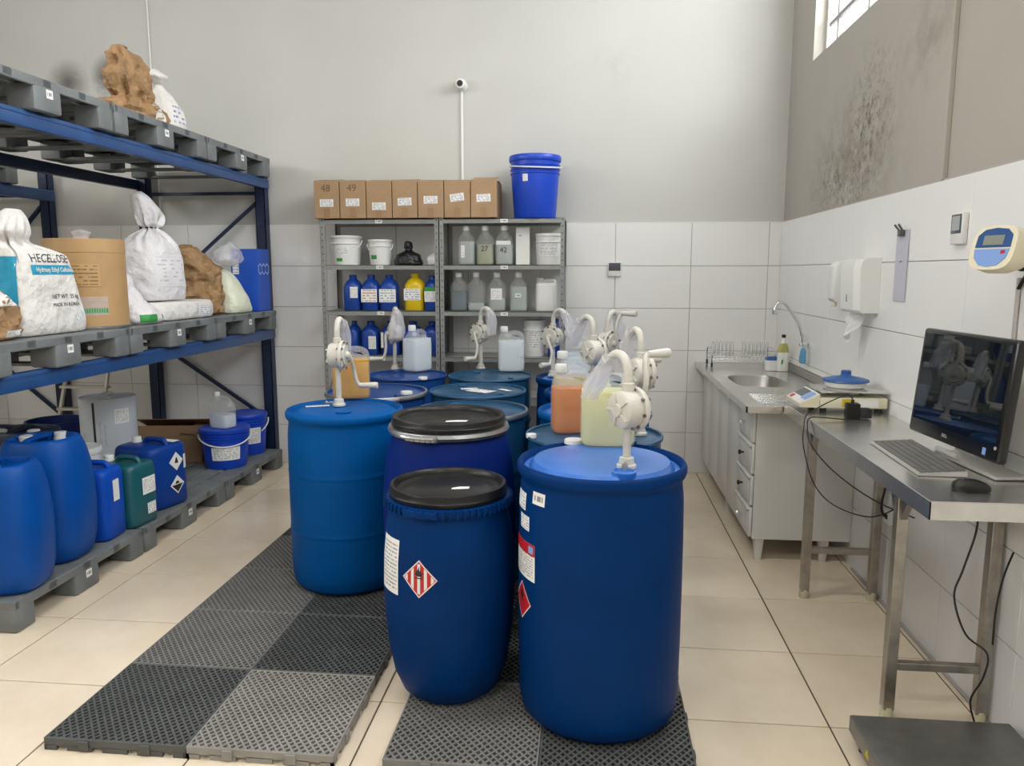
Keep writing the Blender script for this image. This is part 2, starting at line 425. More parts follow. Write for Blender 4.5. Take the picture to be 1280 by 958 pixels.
# back wall: plaster above, six courses of tile below
wall_back = struct('wall_back', MB().box(XL, XR + .2, YB, YB + .2, 0, ZC), m_wall_b)
wall_right = struct('wall_right', MB(), m_wall_r)
def wall_tiles(parent, a0, a1, first, put, gw=.58, gh=1 / 3):
    src = None; a = first
    while a > a0: a -= gw
    while a < a1:
        b0, b1 = max(a, a0), min(a + gw, a1)
        if b1 - b0 > .02:
            for k in range(6):
                full = abs(b1 - b0 - gw) < 1e-3
                if full and src is not None: o = mesh_copy(src, parent)
                else:
                    o = tile_src(b1 - b0 - .003, .012, gh - .003, .0015).build('wall_tile', m_tile_w, parent, smooth=False)
                    if full: src = o
                put(o, (b0 + b1) / 2, gh * (k + .5))
        a += gw
gb = struct('trim_1', MB().box(XL, XR, YB - .004, YB, 0, 2.0), m_grout_w)
def putb(o, a, z): o.location = (a, YB - .008, z)
wall_tiles(wall_back, XL, XR - .012, .194, putb, gw=.588)
gr = struct('trim_2', MB().box(XR - .004, XR, YF, YB, 0, 2.0), m_grout_w)
def putr(o, a, z): o.location = (XR - .008, a, z); o.rotation_euler = (0, 0, PI / 2)
wall_tiles(wall_right, YF, YB - .012, 3.76, putr, gw=.572)
# right wall above, with the window in view and the added ones cut out
mb = MB(); z0, z1 = 3.03, 4.3
mb.box(XR, XR + .2, YF, YB, 0, z0); mb.box(XR, XR + .2, YF, YB, z1, ZC)
ys = [YF] + [q for w in sorted(WIN) for q in w] + [YB]
for i in range(0, len(ys), 2): mb.box(XR, XR + .2, ys[i], ys[i + 1], z0, z1)
wr = mb.build('t', m_wall_r, smooth=False); wall_right.data = wr.data; bpy.data.objects.remove(wr); wall_right.data.materials.clear(); wall_right.data.materials.append(m_wall_r)
for n, (y0, y1, wx) in enumerate([(*w_, XR + .10) for w_ in WIN] + [(*w_, XL - .10) for w_ in ADDED_WINL]):  # all but the first are added out of view
    w = bpy.data.objects.new(f'window_{n + 1}', None); COL.objects.link(w); w['kind'] = 'structure'
    w.location = (wx, (y0 + y1) / 2, z0); h = z1 - z0; hw = (y1 - y0) / 2
    fr = MB(); t = .035
    fr.box(-.025, .025, -hw, hw, 0, t); fr.box(-.025, .025, -hw, hw, h - t, h); fr.box(-.025, .025, -hw, -hw + t, 0, h); fr.box(-.025, .025, hw - t, hw, 0, h)
    fr.build('window_frame', m_paint, w, smooth=False)
    ym = [-hw] + [hw - q for q in (1.36, .79, .22)] + [hw]; zm = [0, .22, .74, h]
    for y in ym[1:-1]: MB().box(-.015, .015, y - .013, y + .013, t, h - t).build('mullion', m_wbar, w, smooth=False)
    for z in zm[1:-1]: MB().box(-.012, .012, -hw + t, hw - t, z - .013, z + .013).build('glazing_bar', m_wbar, w, smooth=False)
    for ya, yb in zip(ym, ym[1:]):
        for za, zb in zip(zm, zm[1:]):
            MB().box(-.003, .003, ya + .014, yb - .014, za + .014, zb - .014).build('pane', m_glass, w, smooth=False)
mb = MB(); mb.box(XL - .2, XL, YF, YB + .2, 0, z0); mb.box(XL - .2, XL, YF, YB + .2, z1, ZC)  # left wall, with openings for the added windows
ys = [YF] + [q for w in sorted(ADDED_WINL) for q in w] + [YB + .2]
for i in range(0, len(ys), 2): mb.box(XL - .2, XL, ys[i], ys[i + 1], z0, z1)
struct('wall_left', mb, m_wall_p)
mb = MB().box(XL, XR + .2, YF - .2, YF, 0, ZC)
struct('wall_front', mb, m_wall_p)
struct('ceiling', MB().box(XL - .2, XR + .2, YF - .2, YB + .2, ZC, ZC + .15), m_ceil)
struct('trim_3', MB().box(XR - .022, XR, 3.455, 3.475, 2.0, ZC, r=.003), m_wall_r)      # plastered conduit up the right wall
struct('trim_4', MB().box(XR - .014, XR - .001, YF, YB, 1.998, 2.004), m_grout_w)          # dirty top edge of the tiling
for k_, y_ in enumerate((2.6, -.4)): struct(f'trim_{6 + k_}', MB().box(-1.87, -.53, y_ - .17, y_ + .17, 4.46, 4.52, r=.01).box(-1.25, -1.15, y_ - .04, y_ + .04, 4.52, ZC), m_paint)   # unseen housings added over the two added ceiling lights
struct('trim_5', MB().box(XL, XR, YB - .014, YB - .001, 1.998, 2.004), m_paint)
struct('baseboard_right', MB().box(XR - .028, XR - .012, 2.0, 4.2, 0, .012), m_grout_w)

# ------------------------------------------------------------------ interlocking floor mats
def make_mat(mi, label):
    t = thing('floor_mat', label, 'floor mat', group='interlocking drain mats under the drums')
    P = .508; h = .045; hp = P / 2
    r = MB(); w = .007
    for a in (-1, 1):
        r.box(-hp, hp, a * hp - (w if a > 0 else 0), a * hp + (w if a < 0 else 0), .016, h, r=.0015, seg=1)
        r.box(a * hp - (w if a > 0 else 0), a * hp + (w if a < 0 else 0), -hp + w, hp - w, .016, h, r=.0015, seg=1)
        for q in range(5):                        # feet between the scalloped cut-outs
            c = -hp + P * q / 4; lo = max(c - .045, -hp); hi = min(c + .045, hp)
            r.box(lo, hi, a * hp - (.01 if a > 0 else 0), a * hp + (.01 if a < 0 else 0), 0, .02)
            r.box(a * hp - (.01 if a > 0 else 0), a * hp + (.01 if a < 0 else 0), lo, hi, 0, .02)
    r.build('rim', m_mat[mi], t, smooth=False)
    for q in (-.11, .11):
        MB().box(q - .018, q + .018, -hp - .006, -hp + .002, .004, h - .004, r=.002, seg=1).build('clip', m_mat[mi], t, smooth=False)
        MB().box(hp - .002, hp + .006, q - .018, q + .018, .004, h - .004, r=.002, seg=1).build('clip', m_mat[mi], t, smooth=False)
    l = MB(); n = 25; bw = .0072; hh = hp - .004
    for s in (-1, 1):
        for i in range(-n, n + 1):
            k = i * .0272                          # line  y*.8 = s*x + k : diamonds longer across than deep
            pts = []
            for X in (-hh, hh):
                Yv = (s * X + k) / .8
                if -hh <= Yv <= hh: pts.append((X, Yv))
            for Yv in (-hh, hh):
                X = s * (Yv * .8 - k)
                if -hh < X < hh: pts.append((X, Yv))
            if len(pts) < 2: continue
            a, b = Vector((*pts[0], 0)), Vector((*pts[1], 0)); dlt = b - a
            if dlt.length < .012: continue
            m = T(*((a + b) / 2)) @ Matrix.Rotation(math.atan2(dlt.y, dlt.x), 4, 'Z')
            l.box(-dlt.length / 2, dlt.length / 2, -bw / 2, bw / 2, .022, h - (.0005 if s > 0 else .001), m=m)
    lo = l.build('lattice', m_mat[mi], t, smooth=False); lo['kind'] = 'stuff'
    return t
LM = ['mid grey lattice drain mat laid under the drums', 'dark charcoal lattice drain mat laid under the drums', 'pale grey lattice drain mat laid under the drums']
protos = {}
def put_mat(x, y, mi):
    if mi not in protos: o = protos[mi] = make_mat(mi, LM[mi])
    else: o = copy_tree(protos[mi])
    o.location = (x, y, 0)
    return o
pat = [[1, 2], [0, 1], [0, 1], [0, 1], [1, 0], [0, 1]]
ML = {(0, 0, 0): 'dark charcoal drain mat at the free corner of the empty mat strip', (0, 0, 1): 'pale grey drain mat beside the dark corner mat', (0, 1, 0): 'mid grey drain mat adjoining the dark corner mat', (0, 1, 1): 'dark charcoal drain mat adjoining the pale grey one',
      (0, 2, 0): 'mid grey drain mat second along from the dark corner mat', (0, 2, 1): 'dark charcoal drain mat touched by the near edge of the light blue drum', (0, 3, 0): 'mid grey drain mat running beside the light blue drum', (0, 3, 1): 'dark charcoal drain mat right under the light blue drum',
      (1, 0, 0): 'mid grey drain mat under the short barrel-shaped drum', (1, 0, 1): 'dark charcoal drain mat under the large front drum'}
for r_ in range(6):
    for c_ in range(2):
        for k_, (x_, mi_) in enumerate(((-1.838, pat[r_][c_]), (-.655, [0, 1][(r_ + c_) % 2]))):
            o = put_mat(x_ + .255 + .51 * c_, 2.25 + .255 + .51 * r_, mi_)
            o['label'] = ML.get((k_, r_, c_), 'lattice drain mat almost wholly covered by the rear drums')

# ------------------------------------------------------------------ drums
MZ = .045
def flam_diamond(parent, ang, z, rad, s, style):
    """hazard diamond bent round the drum"""
    d = s / math.sqrt(2)
    mb = MB(); wrap(mb, [(0, -d), (d, 0), (0, d), (-d, 0)], ang, z, rad, .001, .008)
    o = mb.build('hazard_diamond', m_red, parent, smooth=False)
    e = MB()
    def ring(a, b):
        for q in range(4):
            c, sn = [(1, 1), (-1, 1), (-1, -1), (1, -1)][q]
            wrap(e, [(0, sn * a), (c * a, 0), (c * b, 0), (0, sn * b)], ang, z, rad, .0016, .008)
    ring(d * .98, d * .9)
    if style == 'stripes':
        w = d * .21
        for k in (-2, -1, 0, 1, 2):
            x0 = (k - .25) * w * 1.75; x1 = x0 + w * .75
            lim = lambda x: d * .86 - abs(x)
            if lim(x0) > 0 and lim(x1) > 0: wrap(e, [(x0, -lim(x0)), (x1, -lim(x1)), (x1, lim(x1)), (x0, lim(x0))], ang, z, rad, .0014, .008)
    e.build('white_print', m_white, o, smooth=False)
    f = MB(); g = d * .30; oy = d * .35
    for poly in ([(-.5, -.7), (.5, -.7), (.75, -.1), (.35, -.05), (.45, .55), (.1, .2), (0, 1.0), (-.3, .25), (-.6, .5), (-.5, 0), (-.8, -.2)],):
        c = (0, 0)
        for i in range(len(poly)):
            p, q = poly[i], poly[(i + 1) % len(poly)]
            wrap(f, [(0, oy), (p[0] * g, oy + p[1] * g), (q[0] * g, oy + q[1] * g)], ang, z, rad, .0021, .008)
    wrap(f, rect(g * 1.5, g * .2, 0, oy - g * 1.0), ang, z, rad, .0021, .008)
    f.build('flame_print', m_ink, o, smooth=False)
def drum_prof(R, Ht, hoops=True):
    p = [(0, .012), (R * .72, .012), (R * .78, 0), (R * .86, .004), (R * .94, .03), (R * .97, .08), (R * .977, Ht * .16), (R * .977, Ht * .315), (R * .977, Ht * .328), (R * .982, Ht * .334), (R * .982, Ht * .342), (R * .977, Ht * .348), (R * .977, Ht * .362), (R * .977, Ht * .64),
            (R * .977, Ht * .652), (R * .982, Ht * .658), (R * .982, Ht * .666), (R * .977, Ht * .672), (R * .977, Ht * .69), (R * .97, Ht * .86), (R * .95, Ht * .925), (R * .95, Ht * .945), (R * .985, Ht * .955), (R, Ht * .968), (R, Ht * .985),
            (R * .985, Ht * .996), (R * .96, Ht), (R * .94, Ht * .992), (R * .915, Ht * .972)]
    if not hoops: p = p[:6] + [(R * .978, Ht * .3), (R * .98, Ht * .5), (R * .978, Ht * .7)] + p[19:]
    return p
def plastic_drum(x, y, R, Ht, mat, label, dome=.012, topm=None, hoops=True):
    t = thing('plastic_drum', label, 'drum', (x, y, MZ), 0)
    p = drum_prof(R, Ht, hoops)
    MB().lathe(p, 72).build('body', mat, t, sharp=50)
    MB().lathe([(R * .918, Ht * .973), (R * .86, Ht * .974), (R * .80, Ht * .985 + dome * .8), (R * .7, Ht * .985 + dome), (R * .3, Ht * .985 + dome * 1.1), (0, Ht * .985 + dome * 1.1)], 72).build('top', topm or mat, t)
    return t, rad_of(p)
def steel_drum(x, y, R, Ht, mat, label, topmat=None, ring=None):
    t = thing('steel_drum', label, 'drum', (x, y, MZ), 0)
    p = [(0, .01), (R * .95, .01), (R * .97, 0), (R * .98, .012), (R * .965, .02)]
    for k in (1, 2):
        zc = Ht * k / 3; p += [(R * .965, zc - .05), (R * .965, zc - .025), (R * .99, zc - .01), (R * .99, zc + .01), (R * .965, zc + .025), (R * .965, zc + .05)]
    p += [(R * .965, Ht - .02), (R * .98, Ht - .016), (R, Ht - .012), (R, Ht - .003), (R * .99, Ht), (R * .97, Ht - .002), (R * .965, Ht - .012)]
    MB().lathe(p, 64).build('body', mat, t, sharp=45)
    MB().lathe([(R * .966, Ht - .012), (R * .93, Ht - .014), (R * .9, Ht - .010), (0, Ht - .008)], 64).build('lid', topmat or mat, t)
    for a, rr in ((2.2, .028), (-.7, .018)):
        MB().lathe([(rr, 0), (rr, .008), (rr * .8, .011), (0, .011)], 20, T(R * .7 * math.cos(a), R * .7 * math.sin(a), Ht - .0095)).build('bung', m_galv if topmat else mat, t)
    if ring:
        c = MB(); c.lathe([(R * .995, Ht - .022), (R * 1.025, Ht - .02), (R * 1.03, Ht - .008), (R * 1.015, Ht + .003), (R * .98, Ht + .003)], 64)
        c.box(-.06, .06, -R * 1.05, -R * 1.01, Ht - .024, Ht - .006, r=.003, m=RZ(28)); c.build('clamp_ring', ring, t)
    return t
def white_cap(loc, label, R=.034, rz=0):
    o = MB().lathe([(0, 0), (R, 0), (R, .012), (R * .95, .016), (0, .016)], 28).build('screw_cap', m_white)
    o.location = loc; return tag(o, label, 'cap')

# A: right front drum
ta, ra = plastic_drum(.048, 2.65, .296, .925, m_drum_a, 'large dark blue closed-head plastic drum with red-topped label, beside the shorter black-lidded drum', .016, m_drum_sheen, False)
ANG = lambda x: math.atan2(-math.cos(math.radians(x)), math.sin(math.radians(x)))   # x degrees from facing the camera, + to the right
for (an, z, w, h, m) in ((-71, .80, .085, .06, m_prt3), (-47, .83, .062, .042, m_tagp), (-64, .73, .075, .05, m_prt3)):
    b = MB(); wrap(b, rect(w, h), ANG(an), z, ra); b.build('sticker', m, ta, smooth=False)
b = MB(); wrap(b, rect(.17, .13), ANG(-66), .60, ra); lb = b.build('paper_label', m_prt2, ta, smooth=False)
b = MB(); wrap(b, rect(.17, .04, 0, .045), ANG(-66), .60, ra, .0018); b.build('red_band', m_red, lb, smooth=False)
b = MB(); wrap(b, rect(.03, .025, .062, .045), ANG(-66), .60, ra, .0024); b.build('logo_patch', m_ind_l, lb, smooth=False)
flam_diamond(ta, ANG(-67), .445, ra, .10, 'plain')
b = MB(); b.lathe([(.040, 0), (.040, .02), (.034, .022), (.03, .016), (0, .016)], 28, T(.07, -.20, .915)); b.build('bung', m_drum_sheen, ta)
# D: left light blue drum
td, rd = plastic_drum(-1.225, 3.72, .292, .898, m_drum_d, 'light blue closed-head plastic drum with amber jug and pump on top', .006)
b = MB(); b.lathe([(.038, 0), (.038, .014), (.03, .016), (0, .012)], 28, T(.03, -.12, .885)); b.build('bung', m_drum_d, td)
b = MB(); b.add([(-.06, -.02, 0), (.06, -.02, 0), (.06, .02, 0), (-.06, .02, 0)], [[0, 1, 2, 3]], T(-.16, .05, .8925) @ RZ(25), [[(0, 0), (1, 0), (1, 1), (0, 1)]]); b.build('sticker', m_prt3, td, smooth=False)

def open_drum(x, y, prof, lid_r, zl, mat, ringmat, label, ribs):
    t = thing('open_top_drum', label, 'drum', (x, y, MZ), 0)
    MB().lathe(prof, 72).build('body', mat, t, sharp=50)
    c = MB(); c.lathe([(lid_r * .97, zl - .035), (lid_r * 1.055, zl - .033), (lid_r * 1.075, zl - .02), (lid_r * 1.055, zl - .006), (lid_r * .97, zl - .004)], 72)
    if ribs:
        for k in range(60):
            a = 2 * PI * k / 60
            c.box(lid_r * 1.05, lid_r * 1.105, -.004, .004, zl - .034, zl - .006, m=Matrix.Rotation(a, 4, 'Z'))
    else:
        c.tube([(lid_r * 1.09 * math.cos(a), lid_r * 1.09 * math.sin(a), zl - .02) for a in [math.radians(-125 + 4 * i) for i in range(9)]], .010, 8)
    cl = c.build('clamp_ring', ringmat, t)
    g = MB()
    for i in range(6):
        a = math.radians(-118 + 5.2 * i)
        g.box(lid_r * 1.07, lid_r * 1.12, -.012, .012, zl - .034, zl - .008, r=.003, m=Matrix.Rotation(a, 4, 'Z'))
    g.build('clasp', ringmat, cl)
    MB().lathe([(lid_r * .96, zl - .004), (lid_r * 1.0, zl - .002), (lid_r * 1.015, zl + .012), (lid_r * 1.0, zl + .016), (lid_r * 1.0, zl + .03), (lid_r * .985, zl + .038), (lid_r * .93, zl + .038), (lid_r * .90, zl + .030), (lid_r * .885, zl + .018), (lid_r * .8, zl + .014),
                (lid_r * .72, zl + .016), (lid_r * .70, zl + .020), (0, zl + .021)], 72).build('lid', m_blackp, t, sharp=50)
    return t
pb = [(0, .01), (.13, .01), (.155, 0), (.185, .025), (.212, .09), (.233, .2), (.244, .34), (.247, .44), (.243, .56), (.232, .66), (.219, .715), (.212, .735), (.212, .765)]
tbm = open_drum(-.515, 2.74, pb, .217, .765, m_drum_a, m_drum_a, 'short barrel-shaped blue drum with black lid, white label and striped hazard diamond', True)
rb_ = rad_of(pb)
b = MB(); wrap(b, rect(.118, .20), ANG(-51), .535, rb_); b.build('paper_label', m_prt2, tbm, smooth=False)
flam_diamond(tbm, ANG(-15), .515, rb_, .098, 'stripes')
b = MB(); b.add([(-.035, -.014, 0), (.03, -.016, 0), (.036, .012, 0), (.0, .018, 0), (-.03, .006, 0)], [[0, 1, 2, 3, 4]], T(.05, -.03, .7875) @ RZ(15), [[(0, 0), (1, 0), (1, .8), (.5, 1), (0, .7)]]); b.build('sticker', m_paint, tbm, smooth=False)
pc = [(0, .01), (.15, .01), (.18, 0), (.215, .03), (.25, .12), (.283, .28), (.296, .45), (.296, .55), (.288, .7), (.272, .80), (.25, .87), (.243, .885), (.243, .915)]
tcm = open_drum(-.615, 3.30, pc, .25, .915, m_drum_c, m_galv, 'indigo barrel-shaped drum with black lid and metal clamp ring', False)
b = MB(); b.add([(-.05, -.02, 0), (.04, -.022, 0), (.05, .012, 0), (.0, .02, 0), (-.045, .01, 0)], [[0, 1, 2, 3, 4]], T(.05, -.08, .9375) @ RZ(10), [[(0, 0), (1, 0), (1, .8), (.5, 1), (0, .7)]]); b.build('sticker', m_paint, tcm, smooth=False)

te = steel_drum(-1.235, 4.34, .29, .885, m_steel_blue, 'blue steel drum with pale clamp ring and white cap, behind the light blue drum', ring=m_galv)
tf = steel_drum(-1.232, 5.10, .27, .885, m_steel_blue, 'blue steel drum standing before the shelf of blue bottles, bearing a clear jug and pump')
tg = steel_drum(-.655, 4.46, .287, .885, m_steel_teal, 'teal steel drum with torn stickers on its lid, between other drums')
th_ = steel_drum(-.665, 5.12, .285, .885, m_steel_teal, 'teal steel drum before the shelf of clear bottles, bearing a clear jug and pump')
tl = steel_drum(-.60, 3.88, .285, .87, m_steel_teal, 'teal steel drum with galvanised ring, mostly hidden behind the indigo drum', ring=m_galv)
tk = steel_drum(.025, 3.27, .295, .885, m_steel_teal, 'teal steel drum directly behind the large front drum, holding an orange jug')
tj, rj = plastic_drum(.03, 3.88, .29, .885, m_drum_d, 'bright blue plastic drum behind the teal drum with the orange jug', .004, m_drum_sheen)
ti2, ri2 = plastic_drum(.02, 4.50, .285, .885, m_drum_a, 'dark blue plastic drum in the row behind the bright blue one, almost hidden', .004, m_drum_sheen)
ti, ri = plastic_drum(-.07, 5.10, .285, .885, m_drum_a, 'dark blue plastic drum at the wall end of its row, carrying pump and half-hidden jug', .004, m_drum_sheen)
# torn stickers on the teal drum lid
for (u, v, w, h, a, m) in ((.02, -.02, .10, .16, 60, m_prt3), (.16, .03, .035, .10, 40, m_paint), (-.06, .06, .10, .06, 20, m_prt3)):
    b = MB(); b.add([(-w / 2, -h / 2, 0), (w / 2, -h / 2, 0), (w / 2, h / 2, 0), (-w / 2, h / 2, 0)], [[0, 1, 2, 3]], T(u, v, .8795) @ RZ(a), [[(0, 0), (1, 0), (1, 1), (0, 1)]]); b.build('sticker', m, tg, smooth=False)

# ------------------------------------------------------------------ rotary hand pumps, bags over their spouts, jugs
def pump(loc, rz, crank, label, spout=1, scale=1.0, lift=.075):
    t = thing('drum_pump', label, 'hand pump', loc, rz, 'rotary hand pumps on the drums'); t.scale = (scale,) * 3
    zc = .185 + lift; t['lift'] = lift; Lf = T(0, 0, lift)
    MB().lathe([(0, 0), (.033, 0), (.033, .010), (.026, .014), (.024, .034), (.016, .036), (0, .036)], 24).build('bung_collar', m_pump, t)
    s = MB(); s.tube([(-.02, -.02, .022), (-.05, -.05, .022)], .004, 8); s.lathe([(0, -.004), (.011, -.004), (.011, .004), (0, .004)], 10, T(-.052, -.052, .022) @ RZ(45) @ RY(90)); s.build('set_screw', m_galv, t)
    MB().lathe([(.0135, .02), (.0135, .125 + lift), (.019, .13 + lift), (.019, .15 + lift)], 18).build('suction_tube', m_pump, t)
    h = MB(); A = T(0, 0, zc) @ RY(90)
    h.lathe([(0, -.042), (.05, -.042), (.06, -.036), (.063, -.025), (.063, .018), (.073, .018), (.075, .022), (.075, .032), (.073, .036), (.055, .036), (.05, .044), (.02, .046), (.018, .062), (0, .062)], 40, A)
    h.lathe([(0, -.052), (.020, -.052), (.024, -.042), (.024, -.04)], 20, A)
    for k in range(5):
        h.box(.02, .055, -.0035, .0035, -.048, -.038, r=.001, seg=1, m=A @ Matrix.Rotation(2 * PI * k / 5 + .3, 4, 'Z'))
    ho = h.build('housing', m_pump, t)
    for k in range(8):
        a = 2 * PI * k / 8 + .2
        MB().lathe([(0, .012), (.006, .012), (.006, .044), (0, .044)], 6, A @ T(.068 * math.cos(a), .068 * math.sin(a), 0)).build('bolt', m_bolt, ho)
    o = MB(); o.lathe([(.02, .235), (.021, .25), (.021, .272), (.0155, .275)], 18, Lf)
    o.tube(spl([(0, 0, .25), (0, 0, .29), (0, spout * .004, .322), (0, spout * .022, .352), (0, spout * .055, .364), (0, spout * .088, .350), (0, spout * .108, .325)], 5), .0150, 14, Lf)
    o.build('spout', m_pump, t)
    a = math.radians(crank); dy, dz = math.sin(a), -math.cos(a); px, pz = -dz, dy   # across the arm
    c = MB(); pt = lambda l, s_, x_: (x_, dy * l + px * s_, zc + dz * l + pz * s_)
    c.tube(spl([pt(-.008, 0, .052), pt(.0, 0, .060), pt(.035, .007, .066), pt(.09, .018, .068), (pt(.138, .009, .074)), pt(.168, .0, .086), pt(.176, 0, .098)], 5), .0098, 10)
    c.build('crank_arm', m_pump, t)
    g = MB(); g.lathe([(0, .092), (.013, .092), (.0125, .10), (.0145, .13), (.0175, .175), (.016, .187), (0, .19)], 18, T(0, dy * .176, zc + dz * .176) @ RY(90)); g.build('handle', m_pump, t)
    return t
def bag_over(t, spout, label, L=.15, out=.05, side=0, wide=.05, mouth=.035):
    lf = Vector((0, 0, t['lift'])); Lf = T(0, 0, t['lift'])
    """thin film bag tied over the spout of pump t, hanging down"""
    b = thing('plastic_bag', label, 'plastic bag', t.location, math.degrees(t.rotation_euler[2]), 'clear bags tied over the pump spouts'); b.scale = t.scale
    secs = []; n = 22; N = 26
    p0 = Vector((0, spout * .075, .357)); p1 = Vector((0, spout * .108, .325)); p2 = Vector((side, spout * (.108 + out), .325 - L))
    for i in range(n + 1):
        s_ = i / n
        c = (1 - s_) ** 2 * p0 + 2 * s_ * (1 - s_) * (p1 + Vector((0, spout * .012, .0))) + s_ * s_ * p2
        w = .0235 + (wide - .0235) * min(1, s_ * 1.4) ** 1.2 if s_ > .12 else .0235
        if s_ > .9: w *= .93
        dth = w * (1.0 - .55 * max(0, s_ - .3))
        ring = []
        for k in range(N):
            a = 2 * PI * k / N
            q = noise.noise(Vector((3 * math.cos(a), 3 * math.sin(a), s_ * 3 + t.location.x * 7))) * .35 * min(1, s_ * 3)
            ring.append(c + Vector((math.cos(a) * w * (1 + q), math.sin(a) * dth * (1 + q), math.sin(a) * dth * .3)))
        secs.append(ring)
    MB().loft(secs, Lf, cap=False).build('film', m_film, b)
    MB().tube([(.0265 * math.cos(2 * PI * k / 14), spout * (.098 + .0265 * .77 * math.sin(2 * PI * k / 14)), .339 + .0265 * .64 * math.sin(2 * PI * k / 14)) for k in range(14)], .003, 6, Lf, closed=True).build('tie', m_film, b)
    return b
def jug(loc, rz, liq, level, label, W=.19, D=.135, Ht=.30, group='five litre jugs of clear plastic', cap=m_white, shell=None, parent_name='jug', lab=None):
    t = thing(parent_name, label, 'jug', loc, rz, group)
    k = Ht / .30; b = MB()
    zs = [(0, .90, .9), (.006, .97, .97), (.02, 1, 1), (.09, 1, 1), (.095, .985, .985), (.10, 1, 1), (.175, 1, 1), (.195, .97, .96)]
    S_ = [sec(W * a, D * c, z * k, 4.5) for z, a, c in zs]
    S_ += [sec(W * .90, D * .86, .212 * k, 3.5, -.006), sec(W * .74, D * .70, .226 * k, 3, -W * .10), sec(W * .48, D * .52, .238 * k, 2.4, -W * .20), sec(.058, .058, .248 * k, 2, -W * .27), sec(.048, .048, .255 * k, 2, -W * .27), sec(.044, .044, .27 * k, 2, -W * .27)]
    b.loft(S_)
    b.tube(spl([(-W * .20, 0, .232 * k), (-W * .08, 0, .250 * k), (W * .12, 0, .256 * k), (W * .31, 0, .250 * k), (W * .41, 0, .230 * k), (W * .42, 0, .19 * k)], 5), .0165, 12)
    b.build('shell', shell or m_jug, t, sharp=60)
    if liq:
        q = .95; top = level * .21 * k
        L_ = MB(); zz = [(.004, .88), (.012, .94), (.022, .965), (.6 * top, .965), (top, .965)]
        L_.loft([sec(W * a, D * a, z, 4.5) for z, a in zz]); L_.build('liquid', m_liq[liq], t, sharp=60)
    c = MB(); c.lathe([(.0, .262 * k), (.0255, .262 * k), (.0265, .265 * k), (.0265, .292 * k), (.024, .298 * k), (0, .298 * k)], 26, T(-W * .27, 0, 0)); 
    if cap: c.build('cap', cap, t)
    if lab:
        s = MB(); sheet(s, lab[0], lab[1], T(lab[2], -D / 2 - .0015, lab[3])); s.build('sticker', lab[4], t, smooth=False)
    return t
ZA = MZ + .925 * .985 + .017
zd = MZ + .8925; zs_ = MZ + .8795
P8 = pump(PZ(783, 584, MZ + .93), 38, 176, 'pump on the large dark blue front drum, flange bolts in full view', lift=.012)
P8.location.z = MZ + .929
bag_over(P8, 1, 'clear bag tied to the spout of the pump on the large front drum', L=.13, out=.10, wide=.036)
jug(PZ(759, 556, ZA) + Vector((0, .02, 0)), 2, 'pale', .98, 'open jug of pale yellow liquid on the large front drum', W=.205, D=.15, Ht=.30, cap=None)
c_ = PZ(717, 553, ZA); white_cap((c_.x, c_.y, ZA - .004), 'loose white screw cap lying beside the pale yellow jug', .036)
P1 = pump(PZ(424, 508, zd), 2, 22, 'pump on the light blue drum, handle low over its edge'); P1.location.z = MZ + .896
bag_over(P1, 1, 'clear bag tied to the pump spout over the amber jug', L=.16, out=.02, wide=.036)
jug(PZ(437, 499, zd) + Vector((.0, .04, .004)), 14, 'amber', .96, 'jug of amber liquid standing behind the pump on the light blue drum', W=.20, D=.15, Ht=.31, cap=None)
P2 = pump(PZ(494, 462, zs_), 205, 8, 'pump wholly wrapped by its bag, on the drum before the blue bottles')
bag_over(P2, 1, 'clear bag pulled down over the pump before the blue bottles', L=.17, out=.0, wide=.055, mouth=.05)
jug(PZ(522, 464, zs_) + Vector((0, 0, .005)), 62, 'clear', 1.0, 'jug of clear liquid beside the bag-wrapped pump', W=.19, D=.15, Ht=.325)
P3 = pump(PZ(601, 461, zs_), 232, 12, 'pump before the right shelf unit with its bag hanging beside a clear jug')
bag_over(P3, 1, 'clear bag hanging from the pump spout towards the clear jug', L=.15, out=.01, wide=.04)
jug(PZ(639, 464, zs_) + Vector((0, 0, .003)), 8, 'clear', .97, 'jug of clear liquid on the teal drum before the clear bottles', W=.185, D=.14, Ht=.315, lab=(.03, .03, .07, .12, m_prt3))
P4 = pump(PY(691, 470, 5.08) * 1, 236, 14, 'pump on the drum at the wall end of the row, disc facing out'); P4.location.z = MZ + .8885
bag_over(P4, 1, 'short clear bag on the spout of the pump nearest the wall', L=.12, out=.04, wide=.035)
q_ = PY(712, 470, 5.14); jug((q_.x + .03, 5.18, MZ + .8885), 20, 'clear', .7, 'jug of clear liquid half hidden beside the pump at the wall end', W=.18, D=.14)
q_ = PY(741, 470, 3.98); P5 = pump((q_.x, 3.98, MZ + .8885), 40, 40, 'pump half hidden behind the straw-coloured jug, on the bright blue drum', lift=.09)
bag_over(P5, 1, 'clear bag on the spout of the half hidden pump', L=.12, out=.06, wide=.032)
q_ = PY(714, 470, 3.80); jug((q_.x, 3.80, MZ + .8885), 15, 'straw', .8, 'jug of straw-coloured liquid on the bright blue drum', W=.17, D=.13)
q_ = PY(759, 450, 4.5); P6 = pump((q_.x, 4.5, MZ + .8885), -35, 178, 'pump with its crank turned straight up, on the almost hidden drum', lift=.09)
bag_over(P6, 1, 'clear bag on the spout of the pump with the upturned crank behind the row', L=.13, out=.03, wide=.035)
P7 = pump((PY(801, 470, 3.30).x, 3.30, MZ + .878), 24, 100, 'pump on the teal drum behind the large front drum', lift=.085)
bag_over(P7, 1, 'clear bag on the pump spout above the orange jug', L=.13, out=.05, wide=.035)
jug(PZ(713, 540, zs_) + Vector((0, .02, 0)), 12, 'orange', .93, 'jug of orange liquid on the teal drum behind the front drum', W=.17, D=.135, Ht=.30)
